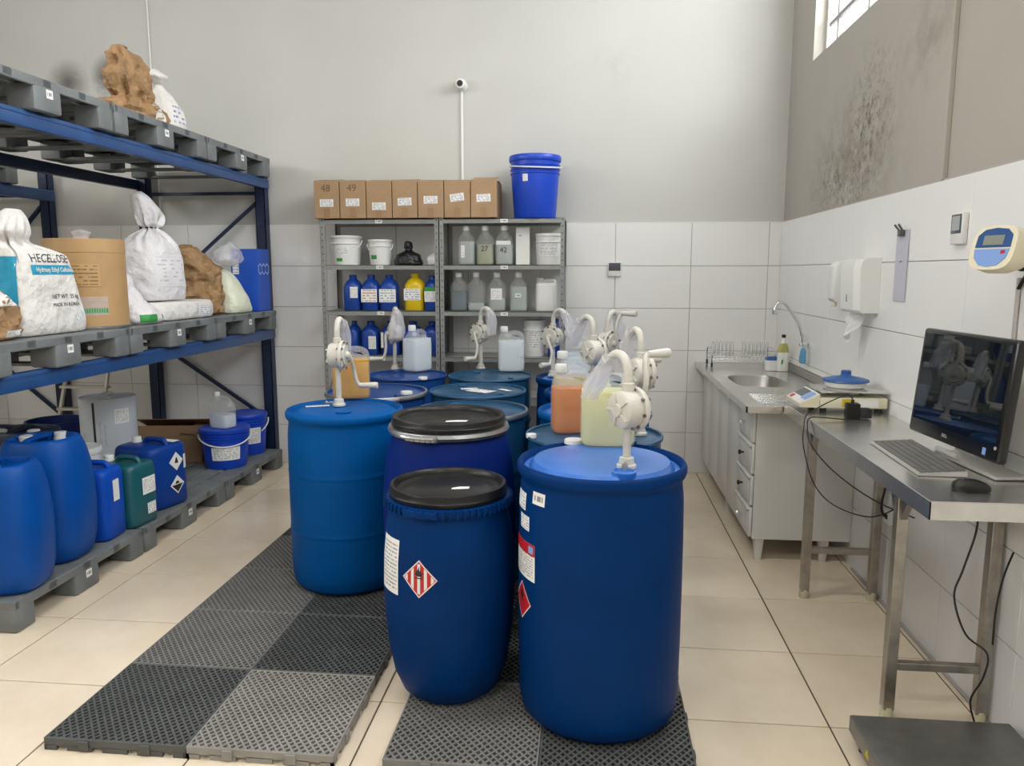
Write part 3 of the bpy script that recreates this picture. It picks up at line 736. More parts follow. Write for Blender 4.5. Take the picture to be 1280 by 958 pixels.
white_cap((-1.235 + .19, 4.34 - .05, MZ + .878), 'white screw cap on the blue steel drum with pale ring', .034)
white_cap((-1.232 + .15, 5.10 - .2, MZ + .878), 'white screw cap on the blue steel drum before the bottles', .03)
white_cap((-.24, 3.19, MZ + .878), 'small white cap on the teal drum next to the orange jug', .022)

# ------------------------------------------------------------------ prints laid on a finished surface
from mathutils.bvhtree import BVHTree
def decal(obj, vs2, fs, c, U, V, mat, name, uvs=None, off=.0018):
    c, U, V = Vector(c), Vector(U).normalized(), Vector(V).normalized(); Nn = U.cross(V)
    t = BVHTree.FromPolygons([v.co for v in obj.data.vertices], [list(p.vertices) for p in obj.data.polygons])
    out = []
    for a, b in vs2:
        p = c + U * a + V * b; h = t.ray_cast(p + Nn * .6, -Nn)
        out.append((h[0] + Nn * off) if h[0] is not None else p)
    mb = MB(); mb.add(out, fs, None, uvs)
    return mb.build(name, mat, obj, smooth=False)
def decal_rect(obj, c, U, V, w, h, mat, name='sticker', n=8, off=.0018, rot=0):
    vs = []; fs = []; uv = []; cr, sr = math.cos(math.radians(rot)), math.sin(math.radians(rot))
    for j in range(n + 1):
        for i in range(n + 1):
            a, b = w * (i / n - .5), h * (j / n - .5); vs.append((a * cr - b * sr, a * sr + b * cr))
    for j in range(n):
        for i in range(n):
            k = j * (n + 1) + i; fs.append([k, k + 1, k + n + 2, k + n + 1])
            uv.append([(i / n, j / n), ((i + 1) / n, j / n), ((i + 1) / n, (j + 1) / n), (i / n, (j + 1) / n)])
    return decal(obj, vs, fs, c, U, V, mat, name, uv, off)
def decal_text(obj, txt, size, c, U, V, mat, bold=0, off=.0022, sx=1.0):
    vs, fs = text2d(txt, size, bold)
    return decal(obj, [(a * sx, b) for a, b in vs], fs, c, U, V, mat, 'lettering', None, off)

# ------------------------------------------------------------------ pallet racks
FX = -2.60                     # front of the beams
def make_rack(name, label, xf, xb, ye, yn, levels, brace=True):
    t = thing(name, label, 'pallet rack', (xf, ye, 0))
    dx = xb - xf; yl = yn - ye; top = 2.44
    for yy in (0, yl):
        for xx in (-.06, dx + .06):
            p = MB(); s = .04
            p.box(xx - s, xx + s, yy - s, yy - s + .006, 0, top); p.box(xx - s, xx - s + .006, yy - s, yy + s, 0, top); p.box(xx + s - .006, xx + s, yy - s, yy + s, 0, top)
            po = p.build('post', m_navy_rack, t, smooth=False)
            q = MB()
            for k in range(46):
                z = .12 + k * .05
                q.box(xx - .016, xx - .004, yy - s - .0008, yy - s + .001, z, z + .022); q.box(xx + .010, xx + .022, yy - s - .0008, yy - s + .001, z, z + .022)
            qo = q.build('slots', m_black, po, smooth=False); qo['kind'] = 'stuff'
            MB().box(xx - .05, xx + .05, yy - .045, yy + .045, 0, .008).build('foot_plate', m_navy_rack, t, smooth=False)
        for z0, z1, a, b in ((2.18, 1.42, -.10, dx + .10), (.40, 1.02, -.10, dx + .10), (1.10, 1.10, -.10, dx + .10), (2.25, 2.25, -.10, dx + .10), (.28, .28, -.10, dx + .10)):
            MB().tube([(a, yy, z0), (b, yy, z1)], .018, 4).build('brace', m_navy_rack, t, smooth=False)
    for (zb, zt) in levels:
        for xx, m in ((0, m_blue_rack), (dx, m_navy_rack)):
            sg = 1 if xx == 0 else -1
            b = MB(); x0, x1 = sorted((xx + sg * .0, xx - sg * .045))
            b.box(x0, x1, yl - .02, .02, zb, zt, r=.006)
            b.box(x0 + (.004 if sg < 0 else -.0), x1 + (.004 if sg > 0 else 0), yl, 0, zt - .022, zt - .014)
            b.build('beam', m, t, smooth=True)
    return t
make_rack('pallet_rack', 'blue steel pallet rack loaded with sacks, cans and grey pallets', FX, -3.72, 6.14, 1.9, [(1.075, 1.158), (2.283, 2.36)])
make_rack('pallet_rack', 'navy pallet rack standing behind the loaded blue one', -4.46, -5.4, 6.14, 2.4, [(1.075, 1.158), (2.20, 2.29)])

def make_pallet(label, group):
    t = thing('plastic_pallet', label, 'pallet', group=group)
    L = 1.005; D = 1.10; h = .15; hl = L / 2
    d = MB()
    d.box(-.02, 0, -hl, hl, h - .045, h, r=.006); d.box(-D, -D + .02, -hl, hl, h - .045, h, r=.006)
    for k in range(5): y = -hl + L * k / 4; d.box(-D, -.0, max(-hl, y - .03), min(hl, y + .03), h - .04, h - .002, r=.004)
    d.build('deck_frame', m_pallet, t, smooth=False)
    for k in range(7):
        x0 = -.012 - k * (D - .02) / 7
        MB().box(x0 - .135, x0, -hl + .012, hl - .012, h - .018, h, r=.004).build('deck_slat', m_pallet, t, smooth=False)
    for xx in (-.14, -D / 2 + .07, -D):
        for y0, y1 in ((-hl, -hl + .125), (-.095, .095), (hl - .125, hl)):
            MB().box(xx, xx + .14, y0, y1, 0, h - .03, r=.012).build('foot', m_pallet, t)
    for y0, y1 in ((-hl, -hl + .10), (-.05, .05), (hl - .10, hl)):
        MB().box(-D + .01, -.02, y0 + .01, y1 - .01, .0, .016, r=.003).build('skid', m_pallet, t, smooth=False)
    s = MB(); sheet(s, .045, .04, T(.0015, .01, .085) @ RZ(90)); s.build('number_tag', m_tagp, t, smooth=False)
    return t
pp = None
PL = {(.0, 3.53): 'grey pallet on the floor under the two barrel-shaped blue cans', (.0, 4.55): 'grey pallet on the floor under the white-strapped drum and hazard-marked can', (.0, 5.57): 'grey pallet on the floor under the two blue buckets',
      (1.16, 3.53): 'grey pallet on the middle rack level under the kraft drum and teal-sided sack', (1.16, 4.55): 'grey pallet on the middle rack level under the tied white sack', (1.16, 5.57): 'grey pallet on the middle rack level under the blue carton',
      (2.362, 3.53): 'grey pallet on top of the rack, bare and furthest from the back wall', (2.362, 4.55): 'grey pallet on top of the rack holding the brown paper sack', (2.362, 5.57): 'grey pallet on top of the rack, bare and next to the back wall'}
for (z, y), lab in PL.items():
    if pp is None: pp = make_pallet(lab, 'grey plastic pallets of the rack'); o = pp
    else: o = copy_tree(pp); o['label'] = lab
    o.location = (-2.55, y, z)
o = copy_tree(pp); o['label'] = 'grey pallet on the navy rack behind the loaded one'; o.location = (-4.42, 5.2, 2.292)
o = copy_tree(pp); o['label'] = 'grey pallet on the navy rack, further from the back wall'; o.location = (-4.42, 4.1, 2.292)

# ------------------------------------------------------------------ cans and buckets on the floor pallets
ZP = .152
def barrel_can(loc, rz, W, D, Ht, mat, label, caps=((-.10, 0), (.09, .03))):
    t = thing('plastic_can', label, 'canister', loc, rz)
    rows = [(0, .74), (.012, .80), (.05, .88), (.18, .96), (.42, 1), (.6, .99), (.78, .94), (.88, .88), (.93, .84), (.965, .80), (.985, .77), (1.0, .72), (.998, .66), (.97, .63), (.945, .62), (.94, .5), (.94, .02)]
    b = MB().loft([sec(W * a, D * a, z * Ht, 3.0, N=56) for z, a in rows]).build('body', mat, t, sharp=60)
    for cx, cy in caps:
        MB().lathe([(.036, 0), (.036, .01), (.032, .012), (.032, .034), (.028, .038), (0, .038)], 24, T(cx, cy, .94 * Ht)).build('cap', m_white, t)
    MB().tube(spl([(-.03, -D * .28, Ht * .945), (-.03, -D * .22, Ht * .985), (-.03, D * .22, Ht * .985), (-.03, D * .28, Ht * .945)], 5), .014, 10).build('handle', mat, t)
    return t, b
def jerrycan(loc, rz, W, D, Ht, mat, label, cap=m_white, n=6.0, ribs=True):
    t = thing('jerrycan', label, 'canister', loc, rz)
    rows = [(0, .9, .9), (.012, .96, .96), (.04, 1, 1), (.30, 1, 1), (.80, 1, 1), (.87, .98, .97), (.905, .93, .90), (.92, .84, .80), (.922, .4, .4), (.922, .02, .02)]
    b = MB().loft([sec(W * a, D * c, z * Ht, n, N=64) for z, a, c in rows]).build('body', mat, t, sharp=50)
    MB().lathe([(.030, 0), (.030, .012), (.027, .014), (.027, .034), (.024, .038), (0, .038)], 24, T(-W * .30, 0, Ht * .915)).build('cap', cap, t)
    h = MB(); h.tube(spl([(-W * .10, 0, Ht * .90), (-W * .07, 0, Ht * .965), (W * .0, 0, Ht * .985), (W * .28, 0, Ht * .985), (W * .36, 0, Ht * .96), (W * .40, 0, Ht * .89)], 6), .0155, 12); h.build('handle', mat, t)
    if ribs:
        for s in (-1, 1):
            MB().box(-.010, .010, s * D / 2 - .004, s * D / 2 + .004, .06, Ht * .84, r=.004, m=T(-W * .18, 0, 0)).build('rib', mat, t)
    return t, b
barrel_can((-2.715, 3.20, ZP), 12, .40, .34, .60, m_can, 'barrel-shaped blue can with two white caps at the end of the floor pallet', ((.02, -.08), (-.13, .05)))
barrel_can((-2.775, 3.585, ZP), 4, .42, .36, .635, m_can, 'barrel-shaped blue can between the end can and the slim royal blue one', ((-.10, .02), (.02, .12)))
barrel_can((-3.14, 3.93, ZP), 0, .40, .36, .60, m_navy, 'navy can with white cap behind the barrel-shaped cans', ((.08, -.04), (-.1, -.06)))
t, b = jerrycan((-2.755, 3.885, ZP), 96, .30, .22, .43, m_can2, 'slim royal blue jerrycan beside the teal one')
t.rotation_euler.z = math.radians(4)
decal_rect(b, (.0, .0, .27), (0, 1, 0), (0, 0, 1), .06, .12, m_paint)
t, b = jerrycan((-2.715, 4.135, ZP), 90, .29, .24, .40, m_teal, 'teal jerrycan with two paper labels')
t.rotation_euler.z = math.radians(-6)
decal_rect(b, (0, .035, .23), (0, 1, 0), (0, 0, 1), .12, .10, m_prt); decal_rect(b, (0, .045, .09), (0, 1, 0), (0, 0, 1), .075, .065, m_prt3)
t, b = jerrycan((-2.76, 4.50, ZP), 0, .34, .33, .43, m_cand, 'dark blue jerrycan with two white hazard diamonds', n=4.2, ribs=False)
t.rotation_euler.z = math.radians(-14)
for zz, dark in ((.285, 0), (.135, 1)):
    a = .060
    o = decal(b, [(0, -a), (a, 0), (0, a), (-a, 0), (0, 0)], [[0, 1, 4], [1, 2, 4], [2, 3, 4], [3, 0, 4]], (0, .035, zz), (0, 1, 0), (0, 0, 1), m_white, 'hazard_diamond')
    a *= .82
    if dark: decal(o, [(0, -a), (a, 0), (-a, 0), (0, 0)], [[0, 1, 3], [0, 3, 2]], (0, .035, zz), (0, 1, 0), (0, 0, 1), m_ink, 'black_half', off=.001)
    decal(o, [(-.4 * a, .1 * a), (.4 * a, .12 * a), (.1 * a, .5 * a), (-.25 * a, .42 * a)] if dark else [(-.3 * a, -.2 * a), (.35 * a, -.28 * a), (.12 * a, .5 * a), (-.06 * a, .5 * a)], [[0, 1, 2, 3]], (0, .035, zz), (0, 1, 0), (0, 0, 1), m_ink, 'symbol_print', off=.001)
decal_rect(b, (0, .125, .27), (0, 1, 0), (0, 0, 1), .05, .09, m_prt)
b2 = MB(); b2.add([(-.05, -.03, 0), (.05, -.03, 0), (.05, .03, 0), (-.05, .03, 0)], [[0, 1, 2, 3]], T(.08, .09, .43 * .925 + .002), [[(0, 0), (1, 0), (1, 1), (0, 1)]]); b2.build('sticker', m_prt, t, smooth=False)

def bucket(loc, rz, R, Rb, Ht, mat, label, lidmat=None, handle=None, bail=-40, lab=None, rings=3, name='bucket', group=None, plug=None, lid=True):
    t = thing(name, label, 'bucket', loc, rz, group)
    p = [(0, .004), (Rb * .95, .004), (Rb * .98, 0), (Rb, .006), (Rb + (R - Rb) * .7, Ht * .66)]
    for k in range(rings):
        z = Ht * (.70 + .065 * k); r0 = Rb + (R - Rb) * (.72 + .07 * k)
        p += [(r0, z), (r0 + .007, z + .003), (r0 + .007, z + .009), (r0, z + .012)]
    p += [(R * .985, Ht * .93), (R * .985, Ht * .97)]
    MB().lathe(p, 56).build('body', mat, t, sharp=40)
    if lid:
        MB().lathe([(R * .985, Ht * .905), (R * 1.03, Ht * .905), (R * 1.045, Ht * .92), (R * 1.045, Ht * .985), (R * 1.02, Ht), (R * .96, Ht), (R * .93, Ht * .985), (R * .5, Ht * .98), (0, Ht * .98)], 56).build('lid', lidmat or mat, t, sharp=40)
    else:
        MB().lathe([(R * .985, Ht * .97), (R * 1.03, Ht * .97), (R * 1.03, Ht), (R * .97, Ht), (Rb * .95, .03), (0, .03)], 56).build('rim', mat, t, sharp=40)
    if handle:
        Rh = R * 1.07; pts = []
        for k in range(25):
            a = PI * k / 24; u = math.cos(a) * Rh; v = math.sin(a) * Rh
            e = math.radians(bail); pts.append((u, -v * math.cos(e), Ht * .84 + v * math.sin(e)))
        MB().tube(pts, .0055, 8).build('bail', handle, t)
    rf = rad_of([q for q in p])
    for (ang, z, w, h, m) in (lab or []):
        b = MB(); wrap(b, rect(w, h), ANG(ang), z, rf, .0022); b.build('paper_label', m, t, smooth=False)
    return t
b1 = PZ(286, 588, ZP); bucket((-2.76, 5.50, ZP), 27, .178, .152, .30, m_bkt, 'blue bucket with white label carrying a half-full jug', None, m_white, -24, [(0, .12, .21, .10, m_prt)])
bucket((-2.79, 5.93, ZP), 27, .165, .145, .33, m_bkt, 'taller blue bucket with printed label behind the one carrying a jug', None, m_white, -40, [(12, .16, .16, .13, m_prt2)])
jug((-2.77, 5.50, ZP + .296), -18, 'clear', .55, 'half-full jug standing on the blue bucket', W=.185, D=.13, Ht=.27)
m_wprt = print_mat('wrap_print', 22, (.55, .58, .62), (.2, .2, .22), .52, 2)
# strapped pale drum, dark tub, ladder, carton
c0 = PY(137, 540, 4.95)
t = thing('fibre_drum', 'pale grey strapped drum wrapped in film behind the jerrycans', 'drum', (c0.x, c0.y, ZP))
R = .178; zt = PY(137, 497, 4.95 - R * .3).z - ZP
dp = [(0, 0), (R, 0), (R, zt - .02), (R * 1.01, zt - .02), (R * 1.01, zt), (R * .96, zt), (R * .94, zt - .012), (0, zt - .008)]
MB().lathe(dp, 56).build('body', M('grey_wrap', (.55, .58, .62), .35, bump=(20, .25)), t)
b = MB(); wrap(b, rect(.016, zt - .04), ANG(4), zt / 2, lambda z: R); b.build('strap', m_black, t, smooth=False)
for an, z, w, h, m in ((16, zt * .62, .02, .2, m_wprt), (26, zt * .6, .016, .17, m_wprt), (-22, zt * .5, .016, .18, m_wprt), (62, zt - .12, .10, .10, m_prt)):
    b = MB(); wrap(b, rect(w, h), ANG(an), z, lambda z: R); b.build('print', m, t, smooth=False)
b = MB(); b.tube(spl([(-.05, 0, zt), (.0, .02, zt + .03), (.06, -.02, zt + .012), (.03, -.05, zt)], 5), .006, 6); b.build('film_twist', m_film, t)
c1 = PY(72, 550, 5.3); bucket((c1.x, c1.y, .001), 0, .20, .17, .52, m_bktd, 'dark blue open tub behind the pale strapped drum', rings=2, name='tub', lid=False)
tag(bpy.data.objects['tub'], cat='tub')
t = thing('step_ladder', 'aluminium step ladder leaning in the dark behind the tub', 'ladder', (0, 0, 0))
la, lb_ = PY(72, 560, 5.65), PY(112, 560, 5.65)
pT1, pT2 = PY(84, 462, 5.75), PY(140, 440, 5.75)
rail = lambda A, B: MB().tube([A, B], .016, 4)
A0 = PY(66, 570, 5.65); B0 = PY(84, 462, 5.75); A1 = PY(122, 570, 5.65); B1 = PY(138, 440, 5.75)
A0 = A0 + (A0 - B0) * ((A0.z - 0) / (B0.z - A0.z)); A1 = A1 + (A1 - B1) * ((A1.z - 0) / (B1.z - A1.z))
B0 = A0 + (B0 - A0) * 1.35; B1 = A1 + (B1 - A1) * 1.35
rail(A0, B0).build('rail', m_alu, t, smooth=False); rail(A1, B1).build('rail', m_alu, t, smooth=False)
for k in range(1, 7):
    s = k / 7; p, q = A0.lerp(B0, s), A1.lerp(B1, s)
    m = T(*((p + q) / 2)); MB().box(-(q - p).length / 2, (q - p).length / 2, -.03, .03, -.01, .01, m=m).build('step', m_alu, t, smooth=False)
t = thing('carton', 'open brown carton lying behind the blue bucket', 'box', (-3.30, 5.72, ZP), 8)
w, d, h = .30, .22, .21
b = MB(); b.box(-w, w, -d, -d + .006, 0, h); b.box(-w, w, d - .006, d, 0, h); b.box(-w, -w + .006, -d, d, 0, h); b.box(w - .006, w, -d, d, 0, h); b.box(-w, w, -d, d, 0, .006); b.build('body', m_cardd, t, smooth=False)
for (m_, ww, ll) in ((T(0, -d, h) @ RX(12), 2 * w, .2), (T(0, d, h) @ RZ(180) @ RX(25), 2 * w, .2), (T(w, 0, h) @ RZ(90) @ RX(10), 2 * d, .16)):
    MB().box(-ww / 2, ww / 2, 0, ll, 0, .005, m=m_).build('flap', m_cardd, t, smooth=False)
o = MB().lathe([(0, 0), (.10, 0), (.105, .01), (.105, .028), (.1, .032), (.05, .03), (0, .03)], 40).build('bucket_lid', m_whiteb); 
# white drum with its lid showing between the cans
bucket((-3.07, 4.255, ZP), 0, .125, .115, .42, m_whiteb, 'white round pail between the royal blue and dark blue cans', rings=1, name='pail')
bpy.data.objects.remove(o)

# ------------------------------------------------------------------ sacks on the rack
def sack(name, label, cat, loc, rz, rows, mat, amp=.012, seed=0, N=64, steps=7, crease=6, part='body', group=None, pleat=(0, 0)):
    """rows: (z, w, d, ox, oy, n)"""
    t = thing(name, label, cat, loc, rz, group)
    if mat is m_paper: N = 44; steps = 4
    pts = spl([Vector((r[0], r[1], r[2])) for r in rows], steps); pts2 = spl([Vector((r[3], r[4], r[5])) for r in rows], steps)
    secs = []; zmax = rows[-1][0]
    for i, (p, q) in enumerate(zip(pts, pts2)):
        ring = sec(max(p.y, .004), max(p.z, .004), p.x, max(q.z, 1.6), q.x, q.y, N); o2 = []
        for k, v in enumerate(ring):
            c = Vector((q.x, q.y, p.x)); rd = v - c; rl = rd.length; u = rd.normalized() if rl > 1e-6 else Vector((1, 0, 0))
            if mat is m_paper: v = v + u * amp * 1.3 * (1 - 2.4 * abs(noise.noise(Vector((v.x * 15, v.y * 15 + seed, v.z * 12))))) * min(1, p.x / .04)
            nn = noise.noise(Vector((v.x * crease + seed * 9.1, v.y * crease, v.z * crease * 1.3))) + .6 * noise.noise(Vector((v.x * crease * 3 + seed, v.y * crease * 3, v.z * crease * 2)))
            pl = pleat[1] * math.exp(-((p.x - pleat[0]) / .09) ** 2) * (math.sin(9 * 2 * PI * k / N + seed + 1.5 * nn) + .6 * math.sin(17 * 2 * PI * k / N + 2 * seed)) * min(1, rl / .06) if pleat[1] else 0
            rg = 1 - 2 * abs(noise.noise(Vector((v.x * crease * 1.7, v.y * crease * 1.7 + seed * 3.3, v.z * crease * .8))))
            o2.append(v + u * amp * (nn * .8 + rg * .5) * min(1, rl / .05) * min(1, p.x / .04) + u * pl + Vector((0, 0, amp * .5 * nn * min(1, p.x / .06))))
        secs.append(o2)
    o = MB().loft(secs).build(part, mat, t, sharp=(10 if mat is m_paper else 70))
    return t, o
ZM = 1.312
# teal-sided white sack with printed front (faces the aisle)
t, b = sack('sack', 'white sack with teal side panel and folded-over neck, lettered on its front', 'sack', (-2.745, 3.60, ZM), 0,
     [(0, .16, .45, 0, 0, 6), (.012, .20, .475, 0, 0, 7), (.08, .22, .46, 0, 0, 7), (.22, .21, .42, 0, -.015, 7), (.34, .185, .385, 0, -.03, 6), (.395, .16, .34, 0, -.05, 5), (.43, .11, .22, -.01, -.10, 3), (.455, .085, .14, -.01, -.13, 2.4), (.50, .12, .19, 0, -.15, 2), (.56, .11, .15, 0, -.135, 2), (.60, .05, .09, 0, -.12, 2), (.605, .01, .03, 0, -.12, 2)], m_sack, .007, 1, crease=5, pleat=(.45, .013))
decal_rect(b, (0, .01, .318), (0, 1, 0), (0, 0, 1), .33, .046, m_tealp, 'teal_band', 14)
decal_text(b, 'HECELLOSE', .058, (0, -.01, .372), (0, 1, 0), (0, 0, 1), m_ink, sx=.9)
decal_text(b, 'Hydroxy Ethyl Cellulose',   .031, (0, .012, .318), (0, 1, 0), (0, 0, 1), m_white, .0008, .0042, sx=.92)
decal_text(b, 'NET WT. 25 kg', .030, (0, .06, .185), (0, 1, 0), (0, 0, 1), m_ink)
decal_text(b, 'MADE IN KOREA', .026, (0, .06, .145), (0, 1, 0), (0, 0, 1), m_ink)
decal_rect(b, (0, .15, .085), (0, 1, 0), (0, 0, 1), .09, .05, m_prt3, rot=22)
decal_rect(b, (0, 0, .20), (1, 0, 0), (0, 0, 1), .15, .36, m_tealp, 'teal_panel', 12, off=.003)
t, b = sack('paper_sack', 'brown and white paper sack at the end of the middle rack level', 'sack', (-2.74, 3.20, ZM), 0,
     [(0, .2, .22, 0, 0, 3.5), (.02, .25, .27, 0, 0, 3.5), (.12, .25, .27, 0, 0, 3), (.20, .21, .22, 0, -.02, 2.6), (.26, .12, .14, 0, -.04, 2), (.285, .02, .03, 0, -.05, 2)], m_paper, .014, 2)
decal_rect(b, (0, .02, .195), (0, 1, 0), (0, 0, 1), .16, .08, m_sack, 'white_panel', 10)
decal_rect(b, (0, .05, .03), (0, 1, 0), (0, 0, 1), .10, .03, m_prt, 'print_panel', 8)
sack('paper_sack', 'teal and brown sack top showing behind the lettered white sack', 'sack', (-3.12, 3.62, ZM), 0, [(0, .2, .36, 0, 0, 3.5), (.03, .26, .42, 0, 0, 3.4), (.3, .25, .38, 0, 0, 3), (.42, .16, .26, 0, 0, 2.4), (.5, .06, .12, 0, 0, 2)], m_tealp, .014, 3)
# kraft fibre drum
t = thing('fibre_drum', 'kraft-brown fibre drum with film taped round it', 'drum', (-2.795, 4.06, ZM)); R = .203; zt = .485
MB().lathe([(0, 0), (R * 1.02, 0), (R * 1.02, .012), (R, .014), (R, zt - .075), (R * 1.012, zt - .073), (R * 1.012, zt - .004), (R * .99, zt), (0, zt - .003)], 64).build('body', m_kraft, t)
MB().lathe([(R * 1.021, 0), (R * 1.03, .003), (R * 1.03, .014), (R * 1.0, .016)], 64).build('base_ring', m_galv, t)
for an, z, w, h, m, nm in ((-4 + 36, .29, .15, .12, print_mat('kraft_print', 6, (.47, .29, .12), (.12, .07, .03), .55, 9), 'printed_panel'), (40, .125, .16, .10, m_film, 'film_patch'), (42, .10, .14, .025, m_green, 'green_strip')):
    b = MB(); wrap(b, rect(w, h), ANG(an), z, lambda z: R, .0025); b.build(nm, m, t, smooth=False)
sack('plastic_bag', 'tuft of clear film standing on the kraft drum', 'plastic bag', (-2.80, 4.05, ZM + zt - .004), 0, [(0, .08, .09, 0, 0, 2), (.02, .07, .08, 0, 0, 2), (.045, .09, .11, 0, 0, 2), (.06, .02, .03, 0, 0, 2)], m_film, .012, 5, 32, 4, 20)
# white and green film bag
t, b = sack('plastic_bag', 'crumpled white film bag with green print lying beside the kraft drum', 'plastic bag', (-2.69, 4.385, ZM), -8,
     [(0, .16, .20, 0, 0, 2.6), (.02, .2, .235, 0, 0, 2.6), (.07, .18, .22, 0, -.01, 2.4), (.13, .13, .16, -.02, -.03, 2.2), (.20, .10, .10, -.03, -.05, 2), (.27, .06, .06, -.04, -.06, 2), (.29, .02, .02, -.04, -.06, 2)], m_sackp, .014, 6, crease=9)
decal_rect(b, (0, -.04, .035), (0, 1, 0), (0, 0, 1), .11, .045, m_green, 'green_print', 12)
decal_rect(b, (0, .09, .045), (0, 1, 0), (0, 0, 1), .04, .03, m_green, 'green_print', 6)
# flat white packet with the tied sack on it
t, b = sack('sack', 'flat white sack lying under the tied sack', 'sack', (-2.795, 4.86, ZM), -3, [(0, .32, .62, 0, 0, 5), (.012, .36, .66, 0, 0, 5), (.06, .37, .67, 0, 0, 5), (.105, .355, .655, 0, 0, 5), (.118, .30, .60, 0, 0, 4), (.12, .02, .04, 0, 0, 3)], m_sack, .006, 8)
decal_rect(b, (0, .18, .055), (0, 1, 0), (0, 0, 1), .22, .07, m_prt3, 'print_panel', 10)
t, b = sack('sack', 'tall white sack tied at the neck, standing on the flat one', 'sack', (-2.81, 4.74, ZM + .126), -10,
     [(0, .25, .33, 0, 0, 4), (.015, .29, .365, 0, 0, 4), (.10, .31, .38, 0, 0, 3.2), (.26, .30, .37, 0, 0, 3), (.34, .27, .34, 0, 0, 2.6), (.40, .19, .25, 0, .0, 2.2), (.445, .08, .10, 0, .01, 2), (.46, .055, .07, 0, .01, 2), (.48, .09, .14, 0, .01, 2), (.54, .13, .22, 0, .01, 2), (.60, .12, .17, 0, -.03, 2), (.655, .08, .10, 0, -.06, 2), (.68, .02, .03, 0, -.06, 2)], m_sackp, .008, 9, crease=7, pleat=(.44, .022))
decal_rect(b, (0, .0, .19), (0.98, .2, 0) if False else (0, 1, 0), (0, 0, 1), .27, .20, m_sackprt, 'print_panel', 12)
MB().tube([(.034 * math.cos(2 * PI * k / 16), .01 + .042 * math.sin(2 * PI * k / 16), .461) for k in range(16)], .004, 6, closed=True).build('tie', m_ink, t)
# brown paper, pale sack, clear film, blue carton
sack('paper_sack', 'crumpled brown paper sack between the tied sack and the pale one', 'sack', (-2.83, 5.325, ZM), 0, [(0, .26, .16, 0, 0, 3), (.02, .32, .19, 0, 0, 3), (.14, .34, .20, 0, 0, 2.8), (.27, .30, .21, .02, 0, 2.4), (.33, .24, .24, .03, -.01, 2.2), (.40, .20, .22, 0, -.04, 2), (.47, .12, .14, -.02, -.06, 2), (.50, .03, .04, -.02, -.07, 2)], m_paper, .022, 11, crease=7)
sack('plastic_bag', 'clear film bag bunched over the brown paper sack', 'plastic bag', (-2.64, 5.46, ZM + .35), 0, [(0, .07, .09, 0, 0, 2), (.04, .18, .26, 0, 0, 2), (.10, .16, .24, 0, 0, 2), (.155, .06, .10, 0, 0, 2), (.17, .02, .02, 0, 0, 2)], m_film, .022, 12, 40, 5, 10)
sack('sack', 'pale yellowish sack leaning before the blue carton', 'sack', (-2.70, 5.63, ZM), 0, [(0, .16, .30, 0, .0, 3.4), (.015, .20, .35, 0, .0, 3.4), (.1, .20, .30, 0, -.02, 3), (.22, .16, .22, -.02, -.05, 2.6), (.30, .10, .15, -.03, -.07, 2.2), (.33, .03, .05, -.03, -.08, 2)], m_pale, .010, 13)
t = thing('carton', 'bright blue carton with a row of outlined hexagons', 'box', (-2.655, 5.935, ZM))
bb = MB().box(-.14, .075, -.12, .105, 0, .485, r=.004).build('body', M('carton_blue', (.005, .075, .48), .45), t, smooth=False)
for k in (-1, 0, 1):
    R = .040; w_ = .004; mbx = MB(); pts = [(R * math.cos(PI / 3 * i + PI / 6), R * math.sin(PI / 3 * i + PI / 6) * 1.15) for i in range(6)]
    for i in range(6):
        p, q = pts[i], pts[(i + 1) % 6]; k2 = .80
        mbx.add([(.0765, p[0] + k * .064 - .006, p[1] + .33), (.0765, q[0] + k * .064 - .006, q[1] + .33), (.0765, q[0] * k2 + k * .064 - .006, q[1] * k2 + .33), (.0765, p[0] * k2 + k * .064 - .006, p[1] * k2 + .33)], [[0, 1, 2, 3]])
    mbx.build('hexagon_print', M('hex_pale', (.42, .58, .85), .5), bb, smooth=False)
s = MB(); sheet(s, .05, .12, T(-.10, -.1215, .35)); s.build('sticker', m_prt3, bb, smooth=False)
# bags on the very top
ZT = 2.362 + .152
t, b = sack('paper_sack', 'crumpled brown paper sack on top of the rack', 'sack', (-2.80, 4.63, ZT), 0, [(0, .26, .32, 0, 0, 3), (.03, .3, .38, 0, 0, 3), (.11, .26, .34, 0, 0, 2.6), (.15, .15, .24, 0, 0, 2.2), (.18, .17, .26, 0, -.01, 2), (.26, .17, .30, 0, -.02, 2.4), (.34, .12, .27, 0, -.03, 2.6), (.40, .07, .20, 0, -.06, 2.6), (.425, .02, .12, 0, -.075, 2.4)], m_paper, .024, 15, crease=8, pleat=(.15, .014))
decal_rect(b, (0, .04, .06), (0, 1, 0), (0, 0, 1), .16, .10, m_sack, 'white_panel', 10)
t, b = sack('sack', 'small white tied sack with blue print on top of the rack', 'sack', (-2.80, 4.99, ZT), 0, [(0, .2, .22, 0, 0, 3), (.02, .23, .25, 0, 0, 3), (.14, .22, .24, 0, 0, 2.6), (.22, .15, .17, 0, -.02, 2.2), (.29, .05, .06, 0, -.04, 2), (.31, .06, .08, 0, -.05, 2), (.35, .10, .14, 0, -.06, 2), (.39, .03, .05, 0, -.07, 2)], m_sack, .012, 16, crease=9)
decal_rect(b, (0, .0, .12), (0, 1, 0), (0, 0, 1), .18, .13, print_mat('blue_print', 4, (.74, .72, .69), (.03, .08, .35), .5, 7), 'print_panel', 10)

